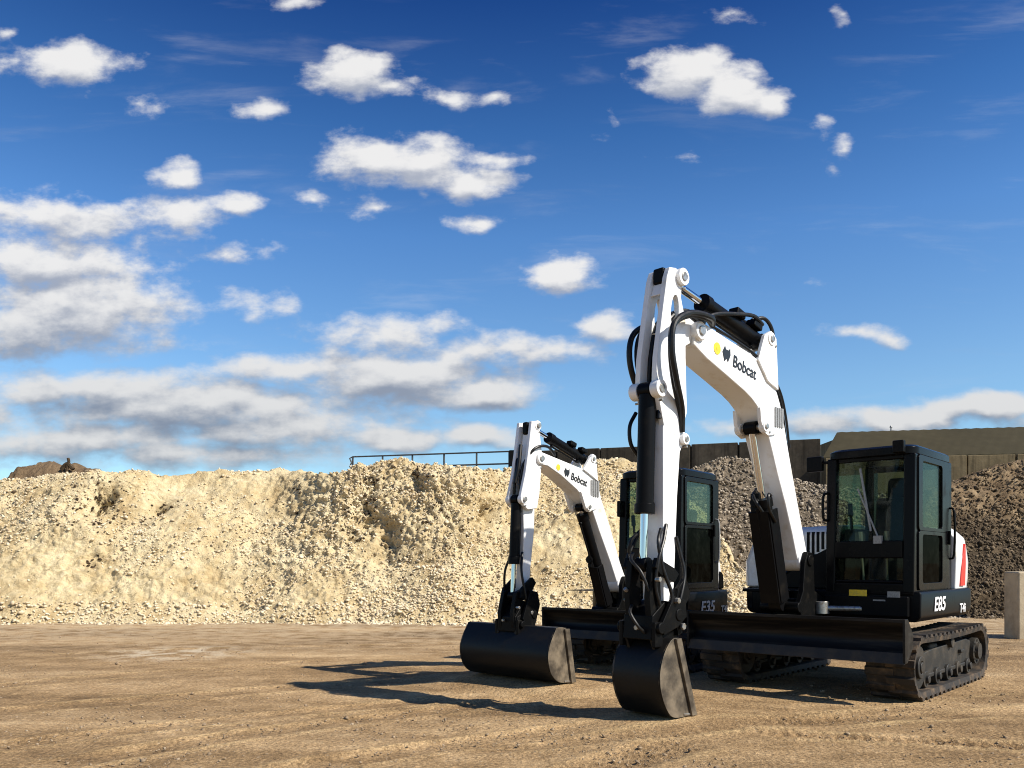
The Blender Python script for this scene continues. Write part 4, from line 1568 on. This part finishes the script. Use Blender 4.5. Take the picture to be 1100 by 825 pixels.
c = nt.mix(nt.math('MULTIPLY', peb, .5), c, nt.ramp(sepc.outputs[1], [(.2, (.10, .07, .045)), (.8, (.46, .36, .24))]))
nt.put(b.inputs['Base Color'], c)
b.inputs['Roughness'].default_value = .95
b.inputs['Specular IOR Level'].default_value = .15
bn = nt.add('ShaderNodeBump')
bn.inputs['Strength'].default_value = 1.0
bn.inputs['Distance'].default_value = .035
nt.l.new(nt.math('ADD', nt.math('MULTIPLY', nt.noise(obc, 24, 6, .65), 1.0), nt.math('MULTIPLY', peb, .25)), bn.inputs['Height'])
nt.l.new(bn.outputs[0], b.inputs['Normal'])
M['dirt'] = m
ground = grid_mesh('ground', np.stack([X, Y, Z], 2).reshape(-1, 3), len(gx), len(gy), M['dirt'])
at = ground.data.attributes.new('rut', 'FLOAT', 'POINT')
at.data.foreach_set('value', np.clip(WEAR, -1, 1).astype(np.float32).ravel())
ground['kind'] = 'structure'
ground['label'] = 'bare brown dirt of the yard with tyre ruts'
# stones lying on the yard
P, Rr = [], []
for k in range(6500):
    v = 672 + (825 + 20 - 672) * rng.random() ** .8
    u = rng.uniform(-30, 1130)
    x, y = gpt(u, v)
    if fbm(x * .8, y * .8, 5, 1, 2, 2) < -.25 + .3 * rng.random():
        continue
    r = float(np.clip(rng.lognormal(-5.0, .45), .004, .028))
    P.append((x, y, r * .2))
    Rr.append(r)
M['pebble'] = earth_material('yard_pebble', [(.12, .085, .055), (.26, .19, .12), (.44, .35, .24)], 3.5, .3, 30, dist=.01)
tag(rocks_mesh('pebbles', np.array(P), np.array(Rr), M['pebble']), 'small loose pebbles lying over the dirt yard', 'pebbles', kind='stuff')

# ------------------------------------------------------------------ walls, shed, rail
def wall_material(name, cols, scale, *a, **k):
    m = earth_material(name, cols, scale, *a, **k)
    nt = NT(m.node_tree)
    b = next(n for n in nt.n if n.type == 'BSDF_PRINCIPLED')
    tc_ = next(n for n in nt.n if n.type == 'TEX_COORD').outputs['Object']
    src = b.inputs['Base Color'].links[0].from_socket
    # rain streaks running down the face
    st = nt.noise(nt.vec('MULTIPLY', tc_, (2.6, 2.6, .16)), 2.2, 6, .65)
    nt.put(b.inputs['Base Color'], nt.mix(nt.math('MULTIPLY', nt.smooth(st, .46, .66), .7), src, (*[v * .55 for v in cols[0]], 1)))
    return m


M['wall'] = wall_material('dark_wall', [(.035, .028, .020), (.062, .050, .035), (.11, .088, .062)], .8, .25, 9, dist=.02, rough=.9)
M['block'] = wall_material('block_concrete', [(.115, .088, .048), (.18, .138, .076), (.26, .20, .115)], .7, .3, 9, dist=.02, rough=.9)
M['olive'] = earth_material('olive_sheet', [(.033, .027, .011), (.043, .035, .015), (.056, .046, .022)], .35, .1, 4, dist=.01, rough=.7)


def block_course(mb, p0, p1, zs, L, th=.7, gap=.045, jit=.03, off=.5):
    p0, p1 = Vector((*p0, 0)), Vector((*p1, 0))
    d = (p1 - p0)
    T = d.length
    d.normalize()
    nrm = Vector((d.y, -d.x, 0))
    c0, c1 = p0 + d * .1 - nrm * .12, p1 - d * .1 - nrm * .12
    k0, k1 = c0 - nrm * (th - .2), c1 - nrm * (th - .2)
    lo = [mb._v((v.x, v.y, zs[0] - .02)) for v in (c0, c1, k1, k0)]
    hi = [mb._v((v.x, v.y, zs[-1] - .09)) for v in (c0, c1, k1, k0)]
    mb.face(lo[::-1])
    mb.face(hi)
    for k in range(4):
        mb.face([lo[k], lo[(k + 1) % 4], hi[(k + 1) % 4], hi[k]])
    for r, (za, zb_) in enumerate(zip(zs[:-1], zs[1:])):
        s = -L * off * (r % 2)
        while s < T:
            a, b_ = max(0, s) + gap / 2, min(T, s + L) - gap / 2
            s += L
            if b_ - a < .1:
                continue
            o = random.uniform(-jit, jit)
            f0, f1 = nrm * o, nrm * (o - th)
            A = [p0 + d * a + f0, p0 + d * b_ + f0, p0 + d * b_ + f1, p0 + d * a + f1]
            lo = [mb._v((v.x, v.y, za + gap / 2)) for v in A]
            hi = [mb._v((v.x, v.y, zb_ - gap / 2)) for v in A]
            mb.face(lo[::-1])
            mb.face(hi)
            for k in range(4):
                mb.face([lo[k], lo[(k + 1) % 4], hi[(k + 1) % 4], hi[k]])


# dark wall behind the middle pile
Dl, Dr = 31.5, 28.2
zw = pz(470.5, Dr)
mb = MB()
block_course(mb, (px(553, Dl), Dl), (px(882, Dr), Dr), [0, 1.3, 2.6, 3.9, zw], 1.62, off=0)
w = mb.build('concrete_wall', M['wall'], bevel=0.02)
tag(w, 'dark block retaining wall behind the grey stone pile', 'wall')
# brown block wall under the shed roof
mb = MB()
Da, Db = 27.6, 26.0
z2 = pz(487, 26.6)
block_course(mb, (px(886, Da), Da), (px(1240, Db), Db), [0, .85, 1.75, 2.65, 3.55, z2], 1.45)
w = mb.build('block_wall', M['block'], bevel=0.02)
tag(w, 'brown concrete block wall under the olive roof at the right', 'wall')
# olive shed: sloped sheet roof standing on that wall
shed = empty('shed', (px(1060, 27), 27.5, 0), 0, 'long olive roofed shed rising over the brown block wall', 'shed')
mb = MB()
ox, oy = shed.location.x, shed.location.y
def SP(u, v, D):
    return Vector((px(u, D) - ox, D - oy, pz(v, D)))
A = SP(884, 484.5, 27.9)
B = SP(1245, 482, 26.3)
zt_ = pz(458.5, 29.5)
C_ = SP(1245, 458.5, 28.2)
D_ = SP(899, 461, 30.2)
C_.z = D_.z = (C_.z + D_.z) / 2
A.z = B.z = z2 + .03
lo = [A, B, C_, D_]
dn = Vector((0, .0, -.16))
n_ = 60
ra, rb_ = [], []
for k in range(n_ + 1):
    t = k / n_
    rip = Vector((0, 0, .018 * (k % 2)))
    ra.append([A.lerp(B, t) + rip, D_.lerp(C_, t) + rip])
    rb_.append([A.lerp(B, t) + dn, D_.lerp(C_, t) + dn])
for k in range(n_):
    f = lambda L: [mb._v(v) for v in L]
    mb.face(f([ra[k][0], ra[k + 1][0], ra[k + 1][1], ra[k][1]]))
    mb.face(f([rb_[k][0], rb_[k][1], rb_[k + 1][1], rb_[k + 1][0]]))
    mb.face(f([ra[k][0], rb_[k][0], rb_[k + 1][0], ra[k + 1][0]]))
    mb.face(f([ra[k][1], ra[k + 1][1], rb_[k + 1][1], rb_[k][1]]))
for k in (0, n_):
    mb.face(f([ra[k][0], ra[k][1], rb_[k][1], rb_[k][0]]))
mb.build('roof', M['olive'], shed, angle=20)
mb = MB()
e0, e1 = D_ + Vector((.25, .3, -.12)), C_ + Vector((0, .3, -.12))
mb.prism([(e0.x, e0.y), (e1.x, e1.y), (e1.x, e1.y + 6), (e0.x, e0.y + 6)], 0, D_.z - .12, axis='z')
mb.build('wall', M['block'], shed)
mb = MB()
p = D_.lerp(C_, (962 - 899) / 346)
mb.cyl(p + Vector((0, .1, -.1)), p + Vector((0, .1, .14)), .025)
mb.cyl(p + Vector((0, .1, .14)), p + Vector((0, .1, .20)), .055, .03)
mb.build('roof_vent', M['greydecal'], shed)

# hand rail on the raised platform left of the wall
rail = empty('railing', (px(465, 31.5), 31.5, 0), 0, 'thin dark pipe railing above the middle of the pale bank', 'railing')
rx, ry = rail.location.x, rail.location.y
def RP(u, v, D):
    return Vector((px(u, D) - rx, D - ry, pz(v, D)))
tops = [(379, 490.0), (411, 489), (443, 488), (477, 487), (512, 486), (547, 485)]
Zr = pz(487.5, 31.7)
ends = []
for i, (u, v) in enumerate(tops):
    Dd = 32.6 - 1.6 * (u - 379) / 170
    p = RP(u, v, Dd)
    p.z = Zr
    ends.append(p)
    mb = MB()
    mb.cyl((p.x, p.y, Zr - 1.25), p, .034, n=10)
    mb.build('post', M['rail'], rail)
for dz in (0, -.45):
    mb = MB()
    a, b_ = ends[0].copy(), ends[-1].copy()
    a.z += dz
    b_.z += dz
    pts = [a + Vector((-.05, 0, -.22 if dz == 0 else .22)), a + Vector((-.12, 0, -.06 if dz == 0 else .06)), a, b_] if True else [a, b_]
    mb.tube(pts, .03, n=8, sub=1)
    mb.build('rail', M['rail'], rail)
mb = MB()
p = ends[-1]
mb.box((p.x - .0, p.y - .08, Zr - .55), (p.x + .26, p.y + .08, Zr + .04))
mb.build('control_box', M['dark'], rail, bevel=.02)
mb = MB()
block_course(mb, (px(372, 32.8), 32.8), (px(556, 31.4), 31.4), [0, 1.3, 2.6, Zr - 1.22], 1.6, th=2.5)
tag(mb.build('loading_platform', M['wall'], bevel=.02), 'low dark platform carrying the pipe railing behind the bank', 'platform')

# concrete block at the right edge of the yard
Dk = 14.6
mb = MB()
x0 = px(1094, Dk)
mb.box((x0, Dk, -.02), (x0 + 1.5, Dk + .42, pz(614, Dk)), Matrix.Rotation(R(2), 3, 'Z'), (x0, Dk, 0))
tag(mb.build('concrete_block', paint('grey_concrete', (.44, .36, .24), (.28, .22, .14), 2.5, .35, .7, .9, bump=.4, bscale=30), bevel=.035, seg=3), 'pale square concrete block standing on the dirt at the right edge', 'block')

# ------------------------------------------------------------------ sky
world = bpy.data.worlds.new('World')
sc.world = world
world.use_nodes = True
nt = NT(world.node_tree)
nt.n.clear()
wo = nt.add('ShaderNodeOutputWorld')
sky = nt.add('ShaderNodeTexSky', sky_type='NISHITA')
sky.sun_disc = False
sky.sun_elevation = R(SUN_EL)
sky.sun_rotation = R(90 + SUN_AZ)
sky.air_density = 1.0
sky.dust_density = 0.4
sky.ozone_density = 2.5
SKY_STR = 0.10
tc = nt.add('ShaderNodeTexCoord')
dirv = tc.outputs['Generated']
sep = nt.add('ShaderNodeSeparateXYZ')
nt.l.new(dirv, sep.inputs[0])
tint = nt.ramp(sep.outputs[2], [(.0, (.80, .97, 1.0)), (.20, (.75, .958, 1.07)), (.36, (.49, .80, 1.09)), (.455, (.265, .56, .89)), (.555, (.10, .29, .63))])
skycol = nt.vec('MULTIPLY', sky.outputs[0], tint)
bg1 = nt.add('ShaderNodeBackground')
bg1.inputs[1].default_value = SKY_STR
nt.l.new(skycol, bg1.inputs[0])
ay = nt.math('MAXIMUM', nt.math('ABSOLUTE', sep.outputs[1]), .08)
cmb = nt.add('ShaderNodeCombineXYZ')
nt.l.new(nt.math('DIVIDE', sep.outputs[0], ay), cmb.inputs[0])
nt.l.new(nt.math('DIVIDE', sep.outputs[2], ay), cmb.inputs[1])
uv = cmb.outputs[0]
# clouds by heading and elevation: centre, half width, half height (photo pixels), density
CL = [(70, 68, 78, 25, 1), (12, 35, 14, 14, .5), (155, 110, 28, 14, .5), (95, 105, 16, 10, .35), (277, 115, 36, 14, .75), (315, 4, 26, 10, .5), (378, 83, 52, 30, .95), (420, 98, 36, 16, .7), (475, 103, 40, 14, .5), (520, 105, 24, 12, .6),
      (392, 174, 58, 30, 1.1), (452, 176, 62, 32, 1.1), (512, 198, 46, 22, 1.0), (540, 170, 40, 14, .7), (195, 192, 34, 18, .85), (340, 217, 22, 13, .7), (400, 224, 34, 13, .6), (517, 236, 40, 12, .6), (455, 212, 18, 8, .4),
      (70, 236, 120, 26, .85), (190, 236, 70, 26, .8), (255, 222, 40, 18, .7), (250, 272, 50, 16, .4), (55, 283, 120, 32, .95), (80, 330, 120, 44, 1.0), (30, 350, 110, 34, .9), (150, 368, 90, 14, .5),
      (275, 328, 52, 14, .55), (410, 355, 90, 22, .75), (540, 380, 110, 18, .8), (300, 396, 100, 18, .8), (430, 402, 120, 32, 1.0), (515, 420, 70, 22, 1.0), (450, 428, 100, 14, .6),
      (110, 415, 150, 24, .9), (200, 435, 220, 28, .95), (40, 420, 90, 24, .8), (290, 455, 200, 30, .85), (90, 470, 170, 30, .85), (430, 470, 70, 18, .95), (510, 472, 62, 15, .9), (210, 485, 260, 26, .7), (-60, 440, 120, 60, .8), (560, 480, 60, 10, .4),
      (600, 295, 44, 19, 1.0), (649, 350, 32, 19, 1.0), (742, 80, 56, 32, 1.1), (785, 95, 48, 30, 1.05), (822, 110, 26, 24, .9), (793, 17, 28, 12, .6), (900, 12, 14, 16, .55), (885, 130, 18, 16, .45), (915, 158, 17, 17, .6), (896, 182, 14, 12, .35), (722, 170, 38, 9, .3), (663, 130, 10, 12, .35),
      (935, 358, 42, 11, .6), (958, 364, 18, 12, .7), (1060, 438, 52, 16, 1.05), (1000, 446, 60, 16, 1.0), (940, 450, 50, 18, .95), (880, 458, 60, 18, .85), (790, 462, 60, 14, .5), (1150, 446, 90, 20, .9), (870, 300, 30, 10, .2), (640, 150, 20, 8, .2)]


def cloud_mask(uvs):
    acc = None
    for (cx, cy, rx_, ry_, w) in CL:
        sx, sy = FPX / rx_, FPX / ry_
        ux, uy = (cx - 550) / FPX, (HOR - cy) / FPX
        v = nt.vec('MULTIPLY_ADD', uvs, (sx, sy, 0), (-ux * sx, -uy * sy, 0))
        ln = nt.vec('LENGTH', v)
        k = nt.math('MULTIPLY_ADD', ln, (-.76 if cy < 250 and rx_ < 80 else -.66) * w, 1.0 * w)
        acc = k if acc is None else nt.math('SMOOTH_MAX', acc, k, .12)
    return acc


uvn = nt.vec('MULTIPLY', uv, (1.0, 1.7, 1.0))
warp = nt.noise(uvn, 9.0, 3, .5, out=1)
warp = nt.vec('MULTIPLY', nt.vec('SUBTRACT', warp, (.5, .5, .5)), (.07, .04, 0))
uvw = nt.vec('ADD', uv, warp)
base = cloud_mask(uvw)
amp_ = nt.math('MULTIPLY_ADD', nt.smooth(sep.outputs[2], .12, .36), .45, .85)
n_a = nt.noise(uvn, 20.0, 10, .58)
n_b = nt.noise(nt.vec('ADD', uvn, (-.006, .020, 0)), 20.0, 10, .58)
n_c = nt.noise(nt.vec('MULTIPLY', uv, (1, 3.2, 1)), 7.0, 5, .55)
dn0 = nt.math('MULTIPLY_ADD', nt.math('SUBTRACT', n_a, .5), amp_, base)
dens = nt.smooth(dn0, .17, .68)
# light from above: what thins towards the sun is bright, what thickens is grey
base2 = cloud_mask(nt.vec('ADD', uvw, (.004, .020, 0)))
dn1 = nt.math('MULTIPLY_ADD', nt.math('SUBTRACT', n_b, .5), amp_, base2)
grad = nt.math('SUBTRACT', dn0, dn1)
lit = nt.smooth(nt.math('ADD', grad, nt.math('MULTIPLY', nt.math('SUBTRACT', n_c, .5), .9)), -.42, .40)
low = nt.smooth(nt.math('MULTIPLY', sep.outputs[2], 1.0), .10, .36)
ccol_hi = nt.mix(lit, (.46, .50, .60, 1), (.98, .97, .96, 1))
ccol_lo = nt.mix(lit, (.235, .285, .38, 1), (.80, .80, .80, 1))
ccol = nt.mix(low, ccol_lo, ccol_hi)
bg2 = nt.add('ShaderNodeBackground')
nt.l.new(ccol, bg2.inputs[0])
bg2.inputs[1].default_value = .62
mxs = nt.add('ShaderNodeMixShader')
above = nt.smooth(sep.outputs[2], .0, .02)
# thin streaks of high cloud
n_s = nt.noise(nt.vec('MULTIPLY', uv, (1, 5.5, 1)), 4.0, 6, .6, dist=.4)
streak = nt.math('MULTIPLY', nt.smooth(n_s, .52, .80), .16)
fac = nt.math('MULTIPLY', nt.math('MAXIMUM', nt.math('MULTIPLY', dens, .96), streak), above)
nt.l.new(fac, mxs.inputs[0])
nt.l.new(bg1.outputs[0], mxs.inputs[1])
nt.l.new(bg2.outputs[0], mxs.inputs[2])
nt.l.new(mxs.outputs[0], wo.inputs[0])
world.cycles.sampling_method = 'MANUAL'
world.cycles.sample_map_resolution = 512
